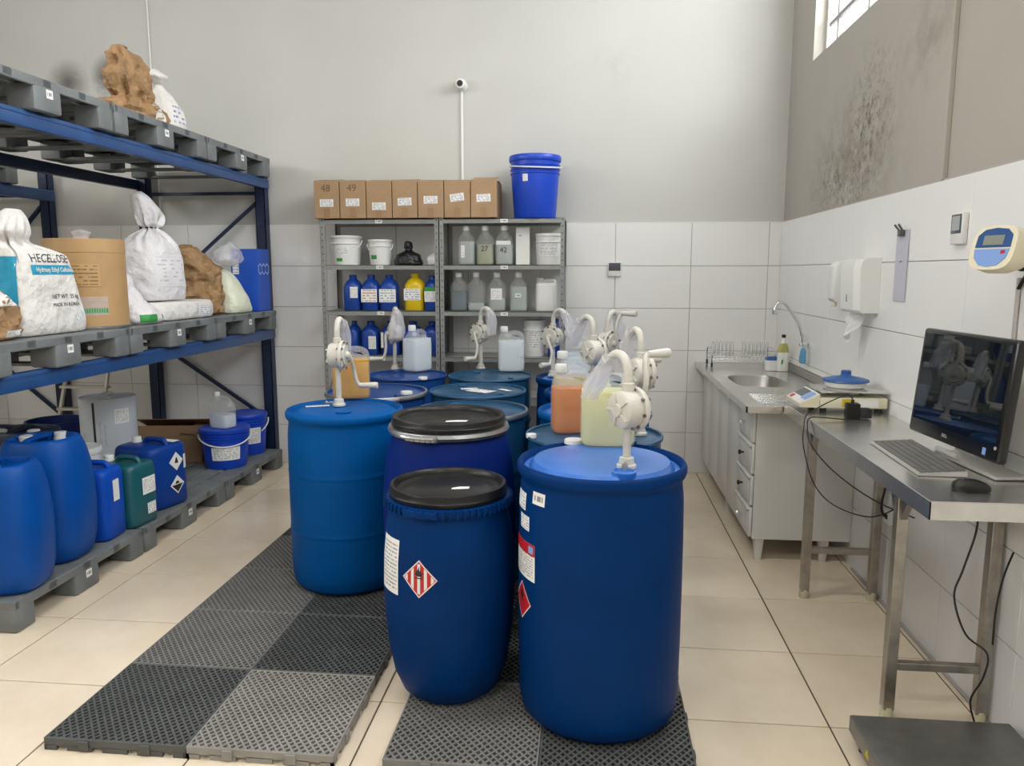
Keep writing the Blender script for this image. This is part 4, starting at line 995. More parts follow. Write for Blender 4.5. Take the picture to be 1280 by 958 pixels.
# ------------------------------------------------------------------ grey shelving units and what stands on them
SHELF = [2.015, 1.671, 1.321, .969, .599, .249]; SH = [z + .0015 for z in SHELF]
def shelf_unit(x0, x1, label):
    t = thing('shelving_unit', label, 'shelving', ((x0 + x1) / 2, 5.8, 0)); hw = (x1 - x0) / 2; D = .39
    for sx in (-1, 1):
        for y in (0, D):
            p = MB(); a = sx * hw; e = .032
            xs = sorted((a, a - sx * e)); p.box(xs[0], xs[1], y if y == 0 else y - .002, .002 if y == 0 else y, 0, 2.02)
            ys_ = (0, e) if y == 0 else (D - e, D); xs2 = sorted((a, a - sx * .002)); p.box(xs2[0], xs2[1], ys_[0], ys_[1], 0, 2.02)
            po = p.build('post', m_shelf, t, smooth=False)
            if y == 0:
                q = MB()
                for k in range(40):
                    z = .05 + .05 * k; q.box(a - sx * .017 - .004, a - sx * .017 + .004, -.0006, .001, z, z + .012)
                qo = q.build('slots', m_shelfd, po, smooth=False); qo['kind'] = 'stuff'
    for i, z in enumerate(SHELF):
        b = MB(); b.box(-hw + .002, hw - .002, .003, D - .003, z - .004, z); b.box(-hw + .002, hw - .002, .003, .006, z - .034, z); b.box(-hw + .002, hw - .002, D - .006, D - .003, z - .034, z)
        so = b.build('shelf', m_shelf, t, smooth=False)
        if i < 4:
            s = MB(); sheet(s, .055, .026, T(.0 + (.02 if x0 > -1.2 else .0), .0015, z - .017)); s.build('number_tag', m_tagp, so, smooth=False)
    MB().tube([(hw - .004, .02, 1.25), (hw - .004, D - .02, 1.66)], .008, 4).build('brace', m_shelf, t, smooth=False)
    MB().tube([(-hw + .004, .02, .62), (-hw + .004, D - .02, .95)], .008, 4).build('brace', m_shelf, t, smooth=False)
    return t
shelf_unit(-2.062, -1.142, 'grey steel shelving unit stacked with cartons and blue bottles')
shelf_unit(-1.138, -.192, 'grey steel shelving unit with clear bottles and the blue bucket on top')
# seven cartons on top
bx = [-2.095, -1.895, -1.69, -1.49, -1.295, -1.095, -.895, -.675]
BL = ['brown carton hand-numbered 48 at the rack end of the carton row', 'brown carton hand-numbered 49 between a numbered and an unnumbered carton', 'unnumbered brown carton with its label set low', 'brown carton in the exact middle of the row of seven', 'brown carton between the middle carton and the slant-labelled one', 'brown carton with its label stuck on at a slant', 'brown carton at the blue bucket end of the carton row']
for k in range(7):
    a, b_ = bx[k] + .003, bx[k + 1] - .003
    if k == 6: b_ = -.70
    w = (b_ - a) / 2; h = .277 if k < 2 else .268
    t = thing('carton', BL[k], 'box', ((a + b_) / 2, 5.80, SHELF[0] + .006), 0, 'brown cartons on top of the shelving')
    D = .33
    MB().box(-w, w, -.02, D, 0, h, r=.003, seg=1).build('body', m_card, t, smooth=False)
    for s in (-1, 1):
        MB().box(-w * .98, w * .98, 0, D / 2 - .004, 0, .004, m=T(0, -.018 if s < 0 else D, h) @ (RZ(0) if s < 0 else RZ(180)) @ RX(random.uniform(2, 14))).build('flap', m_card, t, smooth=False)
    MB().box(-.024, .024, -.0208, -.0195, .0, .075).build('tape', m_tape, t, smooth=False)
    lz = [.115, .118, .088, .12, .132, .148, .142][k]
    s = MB(); sheet(s, .105, .056, T(-.0, -.0215, lz) @ RY([0, 0, 0, -2, 0, -7, -2][k])); s.build('sticker', m_prt3, t, smooth=False)
    if k < 2: text_part(['48', '49'][k], .075, M('pencil_ink', (.16, .10, .06), .7), t, T(-.005, -.0215, .222), fn=None)
bucket((-.425, 5.94, SH[0]), 18, .188, .158, .46, m_bkt, 'blue lidded bucket standing on top of the shelving', None, m_white, -8, [(-38, .29, .04, .05, m_prt)], rings=3)
# white buckets, black bag, roll
bucket((-1.905, 5.95, SH[1]), 0, .118, .104, .225, m_whiteb, 'white bucket with green mark, the wider of two on the shelf', None, m_white, -52, [(-2, .11, .11, .05, m_prt3), (-14, .04, .05, .025, m_green)], rings=1)
bucket((-1.635, 5.95, SH[1]), 10, .092, .078, .195, m_whiteb, 'white bucket with green label, the narrower of two on the shelf', None, m_white, -60, [(-32, .06, .05, .03, m_green)], rings=1)
sack('plastic_bag', 'knotted black bag on the shelf beside the white buckets', 'plastic bag', (-1.41, 5.95, SH[1]), 0, [(0, .20, .16, 0, 0, 2.4), (.015, .225, .18, 0, 0, 2.4), (.07, .17, .14, 0, 0, 2.2), (.10, .09, .08, 0, 0, 2), (.118, .05, .05, 0, 0, 2), (.14, .07, .06, 0, 0, 2), (.175, .05, .04, 0, 0, 2), (.185, .01, .01, 0, 0, 2)], M('black_film', (.012, .012, .014), .22, bump=(22, .8, .02)), .012, 21, crease=14)
sack('plastic_bag', 'small white bundle at the post end of the shelf', 'plastic bag', (-1.21, 5.94, SH[1]), 0, [(0, .10, .10, 0, 0, 3), (.01, .11, .11, 0, 0, 3), (.06, .11, .11, 0, 0, 2.6), (.08, .07, .06, .01, 0, 2), (.10, .02, .02, .02, 0, 2)], m_sackp, .008, 22, crease=16)
def bottle(loc, W, D, Ht, mat, label, group, lab=None, cap=None, rz=0):
    t = thing('bottle', label, 'bottle', loc, rz, group)
    zs = [(0, .92), (.02, 1), (.40, 1), (.66, 1), (.72, .96), (.80, .78), (.86, .52), (.885, .40), (.93, .38)]
    MB().loft([sec(W * a, D * a, z * Ht, 3.6 if z < .7 else 2.4) for z, a in zs]).build('body', mat, t, sharp=60)
    MB().lathe([(W * .21, .90 * Ht), (W * .215, .905 * Ht), (W * .215, .985 * Ht), (W * .19, Ht), (0, Ht)], 22).build('cap', cap or mat, t)
    for (x_, z, w, h, m) in (lab or []):
        s = MB(); sheet(s, w, h, T(x_, -D / 2 - .0015, z)); s.build('paper_label', m, t, smooth=False)
    return t
gB = 'blue and yellow bottles on the shelf'
bottle((-1.845, 5.90, SH[2]), .135, .135, .275, m_bot, 'blue bottle with small white label set to one side', gB, [(.025, .14, .06, .085, m_prt)])
bottle((-1.70, 5.90, SH[2]), .135, .135, .275, m_bot, 'blue bottle with broad red-printed label between two blue bottles', gB, [(0, .115, .125, .10, print_mat('red_print', 5, ink=(.45, .08, .05), dens=.55, sx=8))])
bottle((-1.555, 5.90, SH[2]), .14, .135, .275, m_bot, 'blue bottle with broad plain label beside the yellow bottle', gB, [(0, .115, .13, .10, m_prt3)])
bottle((-1.355, 5.92, SH[2]), .155, .14, .285, m_yel, 'yellow bottle with white label among the blue ones', gB, [(-.01, .125, .13, .09, m_prt3)])
bottle((-1.215, 5.90, SH[2]), .115, .13, .27, m_bot, 'blue bottle with green-topped label beside the post', gB, [(0, .11, .10, .08, m_prt), (0, .165, .10, .03, m_green)])
gD = 'dark blue cans on the lower shelf'
for k, (xx, w, lab) in enumerate(((-1.86, .10, 'dark blue bottle at the outer end of the lower shelf'), (-1.725, .14, 'dark blue bottle with white label behind the amber jug pump'), (-1.56, .15, 'dark blue square bottle with side label on the lower shelf'), (-1.385, .15, 'dark blue bottle behind the bag-wrapped pump'), (-1.23, .14, 'dark blue bottle behind the clear jug, by the post'))):
    bottle((xx, 5.95, SH[3]), w, .16, .265, m_bot, lab, gD, [[], [(.03, .10, .06, .10, m_prt)], [(-.055, .12, .02, .12, m_prt)], [(.03, .10, .08, .06, m_prt)], []][k])
gC = 'clear plastic jugs on the shelf'
for k, (xx, liq, lv, lab, lb2) in enumerate(((-.945, 'grey', .85, 'clear jug with tall narrow label on the upper shelf', (.03, .09, 0, .10, m_prt)), (-.80, 'olive', .75, 'greenish jug marked 27 on the upper shelf', None), (-.655, 'grey', .72, 'jug marked 42 with white band on the upper shelf', None))):
    t = jug((xx, 5.93, SH[1]), 90, liq, lv, lab, W=.17, D=.132, Ht=.295, group=gC)
    if lb2:
        s = MB(); sheet(s, lb2[0], lb2[1], RZ(-90) @ T(lb2[2] - .02, -.087, lb2[3])); s.build('sticker', lb2[4], t, smooth=False)
    if k == 1: text_part('27', .055, m_ink, t, RZ(-90) @ T(0, -.0865, .12))
    if k == 2:
        text_part('42', .055, m_ink, t, RZ(-90) @ T(0, -.0865, .11))
        s = MB(); sheet(s, .11, .03, RZ(-90) @ T(0, -.0862, .165)); s.build('white_band', m_white, t, smooth=False)
t = thing('carton', 'tall white carton beside the clear jugs', 'box', (-.515, 5.90, SH[1])); MB().box(-.052, .052, 0, .12, 0, .285, r=.003, seg=1).build('body', m_paint, t, smooth=False)
s = MB(); sheet(s, .03, .03, T(-.02, -.0015, .22)); s.build('sticker', m_tagp, t, smooth=False)
bucket((-.315, 5.97, SH[1]), 0, .105, .098, .235, m_whiteb, 'white pail with red marks on its label, at the end of the upper shelf', None, None, 0, [(0, .12, .16, .11, m_prt2)], rings=1, name='pail')
for k, (xx, liq, lv, lab) in enumerate(((-1.005, 'slate', .72, 'jug of dark grey liquid at the end of the middle shelf'), (-.87, 'grey', .3, 'nearly empty jug beside the dark grey one'), (-.71, 'grey', .5, 'jug with square paper label on the middle shelf'), (-.545, 'grey', .9, 'jug with tiny label on the middle shelf'))):
    t = jug((xx, 5.93, SH[2]), 90, liq, lv, lab, W=.17, D=.135, Ht=.295, group=gC)
    if k == 2: s = MB(); sheet(s, .085, .085, RZ(-90) @ T(0, -.0875, .13)); s.build('sticker', m_prt, t, smooth=False)
    if k == 3: s = MB(); sheet(s, .045, .03, RZ(-90) @ T(0, -.0875, .12)); s.build('sticker', m_tagp, t, smooth=False)
t, b = jerrycan((-.335, 5.95, SH[2]), 90, .16, .18, .235, m_whiteb, 'opaque white jerrycan at the end of the middle shelf', n=5, ribs=False); t.rotation_euler.z = 0
bucket((-.425, 5.97, SH[3]), 0, .085, .08, .28, m_whiteb, 'white pail with tall label on the lower shelf', None, None, 0, [(0, .13, .09, .16, m_prt)], rings=1, name='pail')
bottle((-.262, 5.95, SH[3]), .12, .16, .29, m_bot, 'blue bottle at the end of the lower shelf, next to the white pail', gD)
# camera with its conduit, wall thermometer
t = thing('security_camera', 'small white dome camera on the back wall above the cartons', 'camera', (-1.022, YB - .001, 3.06))
MB().lathe([(0, 0), (.045, 0), (.045, .018), (.04, .022), (0, .022)], 28, RX(90)).build('base', m_white, t)
MB().lathe([(.0, 0), (.036, .0), (.043, .02), (.043, .045), (.036, .064), (.022, .072), (0, .072)], 28, T(0, -.02, 0) @ RX(90)).build('housing', m_white, t)
MB().lathe([(0, 0), (.023, 0), (.023, .006), (0, .008)], 20, T(0, -.089, 0) @ RX(90)).build('lens', m_black, t)
tag(MB().box(-1.030, -1.012, YB - .016, YB - .0005, 1.2, 3.02, r=.003).build('cable_conduit', m_paint), 'thin white conduit running down from the wall camera', 'conduit')
tag(MB().box(-3.575, -3.563, YB - .012, YB - .0005, 2.1, ZC, r=.003).build('cable_conduit', m_paint), 'thin white conduit on the back wall above the rack', 'conduit')
t = thing('thermometer', 'small wall thermometer with dark display on the back wall tiles', 'thermometer', (.19, YB - .0145, 1.64))
MB().box(-.052, .052, -.022, 0, -.055, .055, r=.006).build('body', m_white, t); MB().box(-.046, .046, -.0235, -.021, -.012, .05, r=.002).build('display', m_lcdd, t)

# ------------------------------------------------------------------ sink cabinet, worktop and what stands on it
CZ = .91
t = thing('sink_cabinet', 'white kitchen cabinet with drawers on tapered legs under the sink', 'cabinet', (.925, 4.27, 0))
for nm, bx_ in (('side_panel', (0, .535, 0, .018, .13, .868)), ('side_panel', (0, .535, 1.882, 1.90, .13, .868)), ('bottom_panel', (0, .535, .018, 1.882, .13, .148)), ('back_panel', (.525, .535, .018, 1.882, .148, .868)), ('front_rail', (0, .018, .018, 1.882, .84, .868)), ('divider', (.0, .52, .37, .386, .148, .83)), ('front_panel', (.0, .004, .018, 1.882, .148, .84))):
    MB().box(*bx_, r=.002, seg=1).build(nm, m_cab, t, smooth=False)
for k in range(4):
    z0 = .135 + k * .181
    d = MB(); d.box(-.020, -.001, .006, .37, z0 + .004, z0 + .176, r=.006)
    dr = d.build('drawer', m_cab, t)
    MB().box(-.026, -.018, .03, .345, z0 + .03, z0 + .15, r=.004).build('raised_panel', m_cab, dr)
    MB().box(-.034, -.016, .006, .37, z0 + .16, z0 + .178, r=.006).build('lip', m_cab, dr)
    MB().lathe([(0, 0), (.006, 0), (.006, .014), (.014, .02), (.012, .03), (0, .032)], 16, T(-.026, .19, z0 + .09) @ RY(-90)).build('knob', m_black if k in (1, 2) else m_chrome, dr)
for k in range(4):
    y0 = .378 + k * .378
    dr = MB().box(-.018, -.001, y0 + .003, y0 + .375, .139, .86, r=.004).build('door', m_cab, t)
    MB().tube(spl([(-.018, y0 + .30, .835), (-.045, y0 + .30, .835), (-.045, y0 + .20, .835), (-.018, y0 + .20, .835)], 4), .005, 8).build('handle', m_chrome, dr)
for x_ in (.045, .40):
    for y_ in (.04, .95, 1.82):
        MB().loft([sec(.036, .036, 0, 5, x_, y_, 16), sec(.058, .058, .13, 5, x_, y_, 16)]).build('leg', m_cab, t)
# worktop with a real sink hole
t = thing('sink_worktop', 'stainless steel worktop with a rounded sink bowl', 'worktop', (0, 0, 0))
x0, x1, y0, y1 = .838, XR - .016, 4.145, YB - .018
cx, cy, bw, bd = 1.105, 5.14, .34, .56
N_ = 64; inner = sec(bw, bd, CZ, 4, cx, cy, N_); outer = []
for i in range(N_):
    v = inner[i] - Vector((cx, cy, CZ)); sc_ = 1e9
    if v.x > 1e-6: sc_ = min(sc_, (x1 - cx) / v.x)
    if v.x < -1e-6: sc_ = min(sc_, (x0 - cx) / v.x)
    if v.y > 1e-6: sc_ = min(sc_, (y1 - cy) / v.y)
    if v.y < -1e-6: sc_ = min(sc_, (y0 - cy) / v.y)
    outer.append(Vector((cx, cy, CZ)) + v * sc_)
w = MB(); fs = [[i, (i + 1) % N_, N_ + (i + 1) % N_, N_ + i] for i in range(N_)]
w.add(outer + inner, fs)
for (a, b) in ((x0, y0), (x1, y0), (x1, y1), (x0, y1)):       # fill the four corners that the fan leaves out
    q = sorted(outer, key=lambda p: (p - Vector((a, b, CZ))).length)
    on_x = min((p for p in outer if abs(p.x - a) < 1e-4), key=lambda p: abs(p.y - b)); on_y = min((p for p in outer if abs(p.y - b) < 1e-4), key=lambda p: abs(p.x - a))
    tri = [(a, b, CZ), tuple(on_x), tuple(on_y)]
    n_ = (Vector(tri[1]) - Vector(tri[0])).cross(Vector(tri[2]) - Vector(tri[0])).z
    w.add(tri if n_ > 0 else [tri[0], tri[2], tri[1]], [[0, 1, 2]])
w.box(x0, x0 + .012, y0, y1, CZ - .038, CZ + .004, r=.003); w.box(x0, x1, y0, y0 + .012, CZ - .038, CZ + .003, r=.003)
w.box(x0 + .01, x1, y0 + .01, y0 + .3, CZ - .04, CZ - .034); w.box(x0 + .01, x1, y1 - .3, y1, CZ - .04, CZ - .034)
w.build('top', m_ss, t, smooth=False)
b = MB(); b.loft([inner, sec(bw * .97, bd * .98, CZ - .012, 4, cx, cy, N_), sec(bw * .9, bd * .93, CZ - .13, 4, cx, cy, N_), sec(bw * .8, bd * .86, CZ - .15, 3.6, cx, cy, N_), sec(.04, .04, CZ - .155, 2, cx, cy, N_)], cap=False); b.build('bowl', m_ssd, t, sharp=60)
MB().lathe([(.032, CZ - .156), (.024, CZ - .152), (.02, CZ - .157), (0, CZ - .157)], 20, T(cx, cy, 0)).build('drain', m_chrome, t)
w = MB()
for k in range(6): yy = 4.28 + .055 * k; w.box(.93, 1.33, yy, yy + .012, CZ, CZ + .0025, r=.001, seg=1)
ro = w.build('draining_ribs', m_ss, t, smooth=False); ro['kind'] = 'stuff'
MB().box(XR - .034, XR - .016, 4.145, y1, CZ + .001, CZ + .055, r=.004).build('upstand', m_ssd, t)
MB().box(XR - .026, XR - .0145, 4.15, y1, CZ + .057, CZ + .075, r=.003).build('sealant_bead', m_paint, t)

t = thing('tap', 'chrome swan-neck wall tap over the sink', 'tap', (XR - .0145, 5.29, 1.14))
MB().lathe([(0, 0), (.03, 0), (.03, .008), (.018, .014), (.016, .05), (0, .05)], 20, RY(-90)).build('flange', m_chrome, t)
MB().tube(spl([(-.04, 0, 0), (-.05, -.004, .06), (-.075, -.02, .13), (-.14, -.06, .22), (-.19, -.09, .275), (-.225, -.11, .285), (-.255, -.13, .265), (-.265, -.135, .235)], 6), .0105, 12).build('neck', m_chrome, t)
MB().lathe([(.014, 0), (.015, .03), (.011, .034)], 16, T(-.267, -.136, .205)).build('aerator', m_chrome, t)
h = MB(); h.tube([(-.045, 0, 0), (-.06, -.03, .0)], .012, 10); h.tube([(-.06, -.035, -.01), (-.07, -.045, .06)], .005, 8); h.build('lever', m_chrome, t)
sack('cloth', 'blue cloth hung on the wall tap', 'cloth', (XR - .062, 5.25, 1.015), 20, [(0, .02, .05, 0, 0, 2), (.01, .03, .06, 0, 0, 2), (.05, .03, .055, 0, 0, 2), (.09, .025, .04, 0, 0, 2), (.11, .01, .01, 0, 0, 2)], m_cloth, .005, 31, 32, 5, 20)
# dish rack
t = thing('dish_rack', 'chrome wire dish rack standing beside the back wall', 'dish rack', (.92, 5.80, CZ + .003))
r = MB(); Wd, Dd = .44, .28
for z in (.05, .085):
    r.tube([(0, 0, z), (Wd, 0, z), (Wd, Dd, z), (0, Dd, z)], .0028, 6, closed=True)
r.build('frame', m_chrome, t)
for y_ in (0, Dd * .5, Dd): MB().tube([(0, y_, .05), (Wd, y_, .05)], .0022, 6).build('wire', m_chrome, t)
for k in range(15):
    xx = .02 + k * .0285
    MB().tube(spl([(xx, 0, .085), (xx, .01, .05), (xx, Dd - .01, .05), (xx, Dd, .085)], 3), .0018, 6).build('wire', m_chrome, t)
    if k not in (6, 7):
        MB().tube(spl([(xx - .009, Dd * .6, .05), (xx - .009, Dd * .6, .165), (xx, Dd * .6, .178), (xx + .009, Dd * .6, .165), (xx + .009, Dd * .6, .05)], 3), .0018, 6).build('plate_loop', m_chrome, t)
for xx in (-.008, Wd + .008):
    MB().tube(spl([(xx, .02, .004), (xx, .02, .11), (xx, .05, .135), (xx, Dd - .05, .135), (xx, Dd - .02, .11), (xx, Dd - .02, .004)], 4), .0055, 8).build('leg', m_chrome, t)
    for yy in (.02, Dd - .02): MB().lathe([(0, 0), (.008, 0), (.008, .035), (0, .035)], 10, T(xx, yy, 0)).build('foot_cap', m_black, t)
t = thing('detergent_bottle', 'white detergent bottle with green leaf and clear cap', 'bottle', (1.385, 5.66, CZ + .003))
MB().loft([sec(.078, .05, 0, 3), sec(.082, .054, .01, 3), sec(.08, .052, .13, 3), sec(.07, .046, .17, 2.6), sec(.045, .036, .20, 2), sec(.026, .026, .215, 2), sec(.024, .024, .24, 2)]).build('body', m_white, t, sharp=60)
MB().lathe([(.014, .24), (.014, .262), (0, .262)], 14).build('cap', m_black, t)
MB().loft([sec(.0805, .0525, .135, 3), sec(.071, .047, .17, 2.6), sec(.046, .037, .20, 2)], cap=False).build('yellow_shoulder', M('olive_label', (.40, .38, .12), .4), t, sharp=60)
MB().add([(-.018, -.0285, .045), (-.002, -.0288, .06), (-.004, -.0288, .09), (-.015, -.0285, .08)], [[0, 1, 2, 3]]).build('leaf_print', m_green, t, smooth=False)
t = thing('sponge_holder', 'small white tub with blue sponge beside the detergent bottle', 'tub', (1.315, 5.69, CZ + .003))
MB().loft([sec(.085, .07, 0, 3), sec(.10, .08, .075, 3), sec(.092, .072, .075, 3), sec(.08, .06, .02, 3)]).build('tub', m_white, t, sharp=40)
MB().box(-.042, .042, -.03, .03, .03, .10, r=.012).build('sponge', m_lidblue, t)

# ------------------------------------------------------------------ steel table with scale, computer, cables
TZ = .935
t = thing('steel_table', 'long stainless steel table against the right wall', 'table', (1.03, 2.355, 0))
W_, L_ = XR - .018 - 1.03, 1.77
b = MB(); b.box(0, W_, 0, L_, TZ - .004, TZ, r=.0015, seg=1); b.box(0, .003, 0, L_, TZ - .058, TZ - .002); b.box(0, W_, 0, .003, TZ - .058, TZ - .002); b.box(0, W_, L_ - .003, L_, TZ - .058, TZ - .002)
b.build('top', m_ss, t, smooth=False)
legs = [(.06, 1.44), (.385, 1.44), (.075, .39), (.395, .39)]
for i, (lx, ly) in enumerate(legs):
    lg = MB().box(lx - .02, lx + .02, ly - .02, ly + .02, .035, TZ - .004, r=.003).build('leg', m_sst, t, smooth=False)
    MB().lathe([(0, 0), (.022, 0), (.024, .004), (.022, .045), (0, .045)], 16, T(lx, ly, 0)).build('nylon_foot', m_rubber, lg)
    for s in (-1, 1):
        MB().tube([(lx, ly + s * .012, TZ - .17), (lx, ly + s * .085, TZ - .055)], .017, 4).build('gusset', m_sst, lg, smooth=False)
for ly, z in ((1.44, .25), (.39, .205)):
    MB().box(.06, .39, ly - .015, ly + .015, z - .015, z + .015, r=.003).build('crossbar', m_sst, t, smooth=False)
# retail scale
t = thing('table_scale', 'cream retail scale with steel platter and slanted display', 'scale', (1.282, 3.97, TZ + .001))
MB().box(-.165, .165, -.13, .13, .022, .075, r=.008).build('body', m_cream, t)
for x_ in (-.13, .13):
    for y_ in (-.10, .10): MB().lathe([(0, 0), (.016, 0), (.016, .022), (0, .022)], 12, T(x_, y_, 0)).build('foot', m_black, t)
b = MB(); b.loft([[Vector((-.25, y_, z_)) for y_, z_ in ((-.13, .026), (.13, .026), (.13, .040), (-.13, .040))], [Vector((-.155, y_, z_)) for y_, z_ in ((-.13, .024), (.13, .024), (.13, .092), (-.13, .092))]]); b.build('display_wedge', m_cream, t, smooth=False)
an = math.degrees(math.atan2(.052, .095)); mm = T(-.2025, 0, .0665) @ RY(-an)
dw = MB().box(-.05, .05, -.122, .122, .0, .003, m=mm).build('display_panel', m_white, t, smooth=False)
MB().box(-.012, .042, -.02, .112, .003, .005, m=mm).build('lcd', m_lcdd, dw, smooth=False)
MB().box(-.02, .042, -.112, -.035, .003, .005, m=mm).build('keypad', m_ind_l, dw, smooth=False)
MB().box(-.045, -.02, .06, .10, .003, .0045, m=mm).build('badge', m_red, dw, smooth=False)
MB().box(-.05, .0, -.131, -.1285, .03, .07).build('side_recess', m_gold, t, smooth=False)
MB().box(.03, .12, -.132, -.1295, .03, .066).build('sticker', m_prt3, t, smooth=False)
for x_ in (-.08, .08): MB().lathe([(.012, .07), (.012, .10), (0, .10)], 10, T(x_, 0, 0)).build('platter_post', m_black, t)
MB().box(-.155, .165, -.135, .125, .098, .106, r=.003).build('platter', m_ss, t)
t = thing('food_container', 'round white container with blue knobbed lid on the scale', 'container', (1.29, 3.99, TZ + .1085))
MB().lathe([(0, 0), (.085, 0), (.095, .008), (.10, .032), (.0, .032)], 40).build('base', m_white, t)
MB().lathe([(.108, .030), (.112, .034), (.108, .041), (.075, .05), (.03, .058), (.024, .064), (.024, .082), (.020, .086), (0, .086)], 40).build('lid', m_lidblue, t)
# power adapter and its lead
t = thing('power_adapter', 'black plug-in power adapter lying on the steel table', 'adapter', (1.235, 3.70, TZ))
MB().box(-.03, .03, -.025, .025, .0, .075, r=.006).build('body', m_blackp, t)
MB().box(.03, .085, -.02, .03, .005, .05, r=.006).build('plug_block', m_black, t)
MB().tube([(-.0, 0, .075), (.0, .0, .09)], .008, 8).build('strain_relief', m_black, t)
def cable(name, label, pts, r=.0028, n=6):
    o = MB().tube(spl(pts, n), r, 8).build(name, m_black); return tag(o, label, 'cable')
cable('cable', 'thin black lead looping from the adapter over the table edge', [(1.235, 3.70, TZ + .093), (1.21, 3.71, TZ + .11), (1.14, 3.73, TZ + .075), (1.06, 3.72, TZ + .03), (1.022, 3.69, TZ + .01), (1.008, 3.66, TZ - .04), (1.0, 3.62, TZ - .12), (1.03, 3.54, TZ - .27), (1.10, 3.46, TZ - .35), (1.22, 3.36, TZ - .37), (1.33, 3.36, TZ - .33)])
cable('cable', 'second black lead slung along under the table edge', [(1.19, 3.64, TZ + .006), (1.08, 3.64, TZ + .014), (1.03, 3.65, TZ + .009), (1.018, 3.64, TZ - .03), (1.016, 3.55, TZ - .10), (1.06, 3.35, TZ - .17), (1.14, 3.12, TZ - .22), (1.25, 2.98, TZ - .25)])
t = thing('socket_box', 'white socket box on the wall behind the table leg', 'socket', (XR - .0145, 3.68, .47))
MB().box(-.045, 0, -.03, .03, -.035, .035, r=.004).build('body', m_white, t); MB().box(-.05, -.044, -.012, .012, -.012, .012, r=.002).build('plug', m_black, t)
cable('cable', 'black power cable rising from the wall socket box', [(XR - .07, 3.68, .47), (XR - .085, 3.68, .53), (XR - .06, 3.67, .7), (XR - .06, 3.6, .86)], .006)
cable('cable', 'black cable hanging below the table by the near leg', [(1.21, 2.44, TZ - .012), (1.215, 2.45, TZ - .12), (1.20, 2.48, TZ - .26), (1.19, 2.50, TZ - .36), (1.25, 2.53, TZ - .50), (1.36, 2.60, TZ - .60), (1.385, 2.66, TZ - .72), (1.36, 2.68, TZ - .82), (1.39, 2.68, .01)], .0034)
cable('cable', 'black cable curling out from behind the table leg', [(1.445, 2.66, TZ - .26), (1.40, 2.62, TZ - .33), (1.385, 2.62, TZ - .45), (1.39, 2.63, TZ - .58)], .0034)
cable('cable', 'bundle of black leads tucked under the table top', [(1.33, 2.62, TZ - .02), (1.38, 2.62, TZ - .06), (1.43, 2.62, TZ - .11), (1.45, 2.62, TZ - .05)], .011)
# all-in-one computer
A = Vector((1.262, 3.09, 0)); B_ = Vector((1.312, 2.525, 0)); dr = (B_ - A).normalized(); ang = math.degrees(math.atan2(dr.y, dr.x))
t = thing('computer', 'black all-in-one computer with blank glossy screen on a pale stand', 'computer', ((A + B_) / 2 + Vector((0, 0, TZ))), ang)
hw = (B_ - A).length / 2; tilt = RX(-5); ctr = T(0, .0, .275)
pm = ctr @ tilt
p = MB().box(-hw, hw, 0, .035, -.20, .20, r=.012, seg=3, m=pm).build('panel', m_bez, t)
MB().box(-hw + .022, hw - .022, -.0015, .002, -.145, .182, m=pm).build('screen', m_screen, t, smooth=False)
MB().box(-hw + .05, hw - .05, .033, .055, -.14, .15, r=.01, m=pm).build('back_cover', m_silver, t)
text_part('DELL', .016, m_silver, p, pm @ T(-.03, -.001, -.172), .0003)
MB().box(hw - .085, hw - .067, -.001, .0, -.184, -.160, m=pm).build('badge', m_ind_l, p, smooth=False)
MB().lathe([(0, 0), (.006, 0), (.006, .002), (0, .002)], 12, pm @ T(hw - .02, -.0005, -.15) @ RX(90)).build('power_button', m_silver, p)
MB().box(-.055, .055, .052, .066, -.20, .05, r=.004, m=T(0, .0, .25) @ RX(-4)).build('stand_arm', m_silver, t)
MB().box(-.19, .20, .035, .148, .002, .014, r=.005).build('stand_base', m_silver, t)
MB().tube([(-.18, .045, .024), (-.04, .045, .024)], .010, 10).build('stand_foot_bar', m_white, t)
# keyboard
t = thing('keyboard', 'thin grey keyboard lying in front of the computer', 'keyboard', (1.20, 2.905, TZ), 88)
b = MB(); b.loft([[Vector((-.255, y_, z_)) for y_, z_ in ((-.078, .002), (.078, .002), (.078, .008), (-.078, .020))], [Vector((.255, y_, z_)) for y_, z_ in ((-.078, .002), (.078, .002), (.078, .008), (-.078, .020))]]); b.build('base', m_silver, t, smooth=False)
k_ = MB(); sl = math.degrees(math.atan2(.012, .156))
for rI in range(6):
    for cI in range(20):
        if rI == 5 and 4 <= cI <= 9: continue
        xx = -.243 + cI * .0245; yy = .066 - rI * .0245
        k_.box(xx, xx + .021, yy - .021, yy, 0, .004, m=T(0, 0, .014) @ RX(-sl))
k_.box(-.243 + 4 * .0245, -.243 + 10 * .0245 - .004, .066 - 5 * .0245 - .021, .066 - 5 * .0245, 0, .004, m=T(0, 0, .014) @ RX(-sl))
ko = k_.build('keys', m_keys, t, smooth=False); ko['kind'] = 'stuff'
t = thing('mouse', 'black computer mouse on the corner of the steel table', 'mouse', (1.205, 2.485, TZ), -12)
MB().loft([sec(.105, .056, 0, 2.6), sec(.112, .062, .008, 2.5), sec(.11, .06, .016, 2.4), sec(.095, .052, .027, 2.3, -.004), sec(.06, .036, .036, 2.2, -.008), sec(.01, .008, .039, 2, -.01)]).build('shell', m_blackp, t, sharp=70)
MB().tube([(-.036, 0, .030), (-.020, 0, .0355)], .005, 10).build('wheel', m_keys, t)

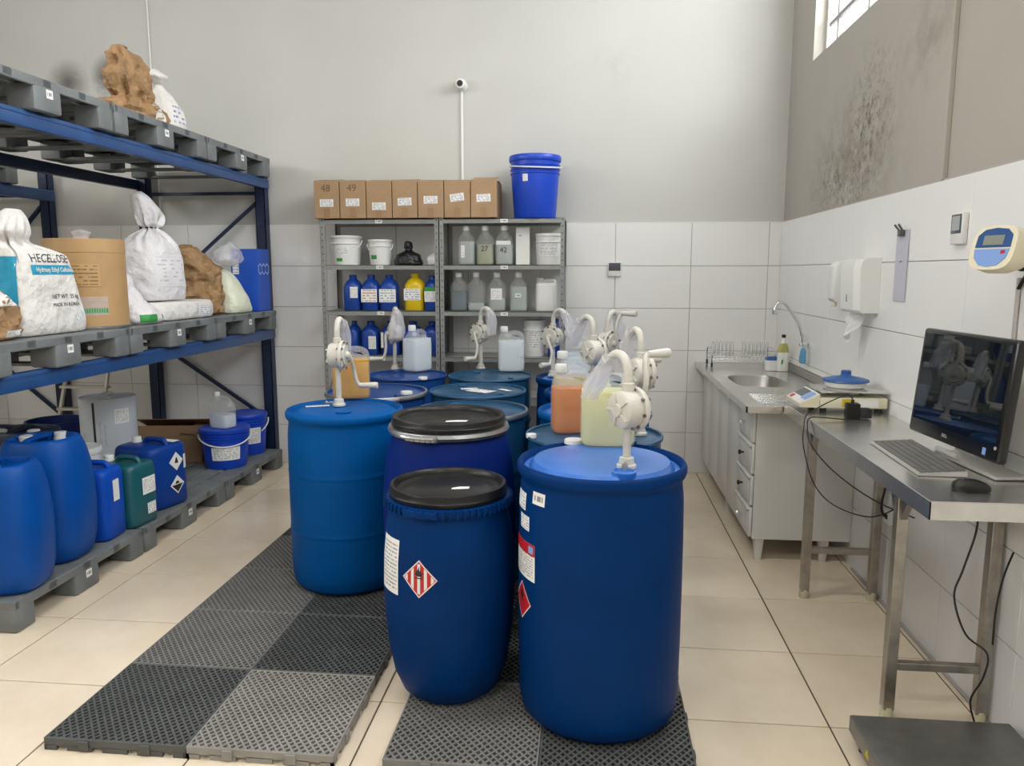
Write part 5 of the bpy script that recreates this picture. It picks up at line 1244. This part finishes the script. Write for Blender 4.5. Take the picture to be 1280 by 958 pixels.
# ------------------------------------------------------------------ floor scale, wall fittings
t = thing('floor_scale', 'stainless steel floor scale platform below the table', 'scale', (1.175, 2.31, 0))
MB().box(-.262, .262, -.26, .26, .045, .105, r=.006).build('platter', m_scale, t)
for x_ in (-.22, .22):
    for y_ in (-.21, .21): MB().lathe([(0, 0), (.02, 0), (.02, .012), (.011, .014), (.011, .046), (0, .046)], 14, T(x_, y_, 0)).build('foot', m_black, t)
MB().add([(-.2625, .06, .062), (-.2625, .10, .062), (-.2625, .08, .092)], [[0, 1, 2]]).build('warning_triangle', m_gold, t, smooth=False)
t = thing('scale_indicator', 'cream and blue scale indicator on a wall bracket', 'scale indicator', (1.345, 2.70, 1.688), -72); t.rotation_euler.x = math.radians(-14); t.scale = (.9, .9, .9)
b = MB(); b.loft([[Vector((x_, -.05 + .0 * x_, z_)) for x_, z_ in [(.098 * math.copysign(abs(math.cos(a)) ** .6, math.cos(a)), .082 * math.copysign(abs(math.sin(a)) ** .6, math.sin(a))) for a in [2 * PI * k / 40 for k in range(40)]]],
                  [Vector((x_, .0, z_)) for x_, z_ in [(.10 * math.copysign(abs(math.cos(a)) ** .6, math.cos(a)), .085 * math.copysign(abs(math.sin(a)) ** .6, math.sin(a))) for a in [2 * PI * k / 40 for k in range(40)]]],
                  [Vector((x_, .05, z_)) for x_, z_ in [(.07 * math.copysign(abs(math.cos(a)) ** .6, math.cos(a)), .06 * math.copysign(abs(math.sin(a)) ** .6, math.sin(a))) for a in [2 * PI * k / 40 for k in range(40)]]]]); recalc(b.build('housing', m_cream, t, sharp=50))
fp = MB().prism([(-.078, .0), (.078, .0), (.076, .045), (.05, .066), (0, .072), (-.05, .066), (-.076, .045)], .0, .002, T(0, -.0505, 0) @ RX(90)).build('display_face', m_ind_b, t, smooth=False)
MB().box(-.045, .045, -.0545, -.052, .008, .044).build('lcd', m_lcd, fp, smooth=False)
MB().prism([(-.078, -.006), (-.07, -.04), (-.04, -.066), (0, -.072), (.04, -.066), (.07, -.04), (.078, -.006)][::-1], .0, .002, T(0, -.0505, 0) @ RX(90)).build('keypad', m_ind_l, t, smooth=False)
MB().box(.045, .062, -.0545, -.052, -.024, -.012).build('red_key', m_red, t, smooth=False)
MB().box(-.012, .012, .045, .11, -.05, -.02, r=.004).build('bracket', m_black, t)
tag(MB().tube([(XR - .022, 2.80, TZ + .0), (XR - .022, 2.80, 1.60)], .008, 8).build('cable_conduit', m_silver), 'grey conduit running down the tiles below the scale indicator', 'conduit')
tag(MB().box(XR - .034, XR - .0145, 2.30, 2.78, 1.665, 1.70, r=.003).build('cable_trunking', m_paint), 'short white trunking along the tiles beside the scale indicator', 'trunking')
cable('cable', 'black lead hooked behind the scale indicator', [(1.43, 2.80, 1.69), (1.42, 2.74, 1.67), (1.44, 2.70, 1.64), (1.45, 2.76, 1.60), (1.452, 2.80, 1.56)], .006)
t = thing('thermometer', 'white wall thermometer with tall grey display on the right wall', 'thermometer', (XR - .0145, 3.255, 1.79))
MB().box(-.024, 0, -.05, .05, -.062, .062, r=.006).build('body', m_white, t); MB().box(-.0255, -.023, -.042, .042, -.02, .055, r=.002).build('display', m_lcdd, t)
MB().box(-.0258, -.0245, -.03, .034, -.008, .048).build('lcd', M('lcd_pale', (.35, .37, .38), .3), t, smooth=False)
t = thing('clipboard', 'clear acrylic clipboard with spring clip hung on the tiles', 'clipboard', (XR - .016, 3.83, 1.65))
MB().box(-.004, 0, -.07, .07, -.17, .165, r=.002, seg=1).build('sheet', m_acr, t, smooth=False)
c = MB(); c.box(-.02, -.003, -.028, .028, .135, .165, r=.004); c.tube([(-.012, -.018, .16), (-.035, -.024, .19)], .005, 8); c.tube([(-.012, .018, .16), (-.035, .024, .19)], .005, 8); c.build('clip', m_clip, t)
MB().tube([(-.0055, -.012, .02), (-.0065, 0, .016), (-.0055, .012, .02)], .0015, 6).build('finger_notch', m_clip, t)
t = thing('towel_dispenser', 'white paper towel dispenser with a towel hanging out', 'dispenser', (XR - .0145, 4.22, 1.55))
b = MB(); b.loft([[Vector((x_, y_, z_)) for x_, y_ in ((0, -.135), (0, .135), (-d_ * .8, .135), (-d_, .10), (-d_, -.10), (-d_ * .8, -.135))] for z_, d_ in ((-.14, .10), (-.125, .115), (.09, .125), (.13, .11), (.14, .08))]); recalc(b.build('cover', m_paint, t, sharp=30))
MB().box(-.119, -.114, -.008, .008, -.085, -.045, r=.002).build('viewing_slot', m_lcd, t)
mb = MB(); n_ = 22
vs = []
for j_ in range(n_ + 1):
    for i_ in range(n_ + 1):
        u, v = i_ / n_, j_ / n_
        yy = -.075 + .15 * u * (1 - .25 * v) + .05 * v; zz = -.15 * v * (.75 + .35 * u)
        xx = .022 * math.sin(5 * u + 3.5 * v) + .02 * noise.noise(Vector((u * 4, v * 4, 3.3))) - .035 * v
        vs.append((xx, yy, zz + .012 * noise.noise(Vector((u * 5, v * 3, 7.7)))))
mb.add(vs, [[j_ * (n_ + 1) + i_, j_ * (n_ + 1) + i_ + 1, (j_ + 1) * (n_ + 1) + i_ + 1, (j_ + 1) * (n_ + 1) + i_] for j_ in range(n_) for i_ in range(n_)])
pt_ = mb.build('paper_towel', m_tissue, sharp=60); pt_.location = (XR - .075, 4.21, 1.408); tag(pt_, 'crumpled white paper towel hanging below the dispenser', 'paper towel')
t = thing('soap_dispenser', 'narrow white soap dispenser beside the towel dispenser', 'dispenser', (XR - .0145, 4.62, 1.56))
b = MB(); b.loft([sec(.07, .10, -.11, 4, -.036), sec(.09, .11, -.09, 4, -.046), sec(.09, .11, .09, 4, -.046), sec(.06, .09, .12, 4, -.031)]); b.build('body', m_white, t)
MB().lathe([(0, -.035), (.014, -.035), (.018, -.02), (.016, 0), (0, 0)], 16, T(-.06, 0, -.105)).build('spout', m_cream, t)
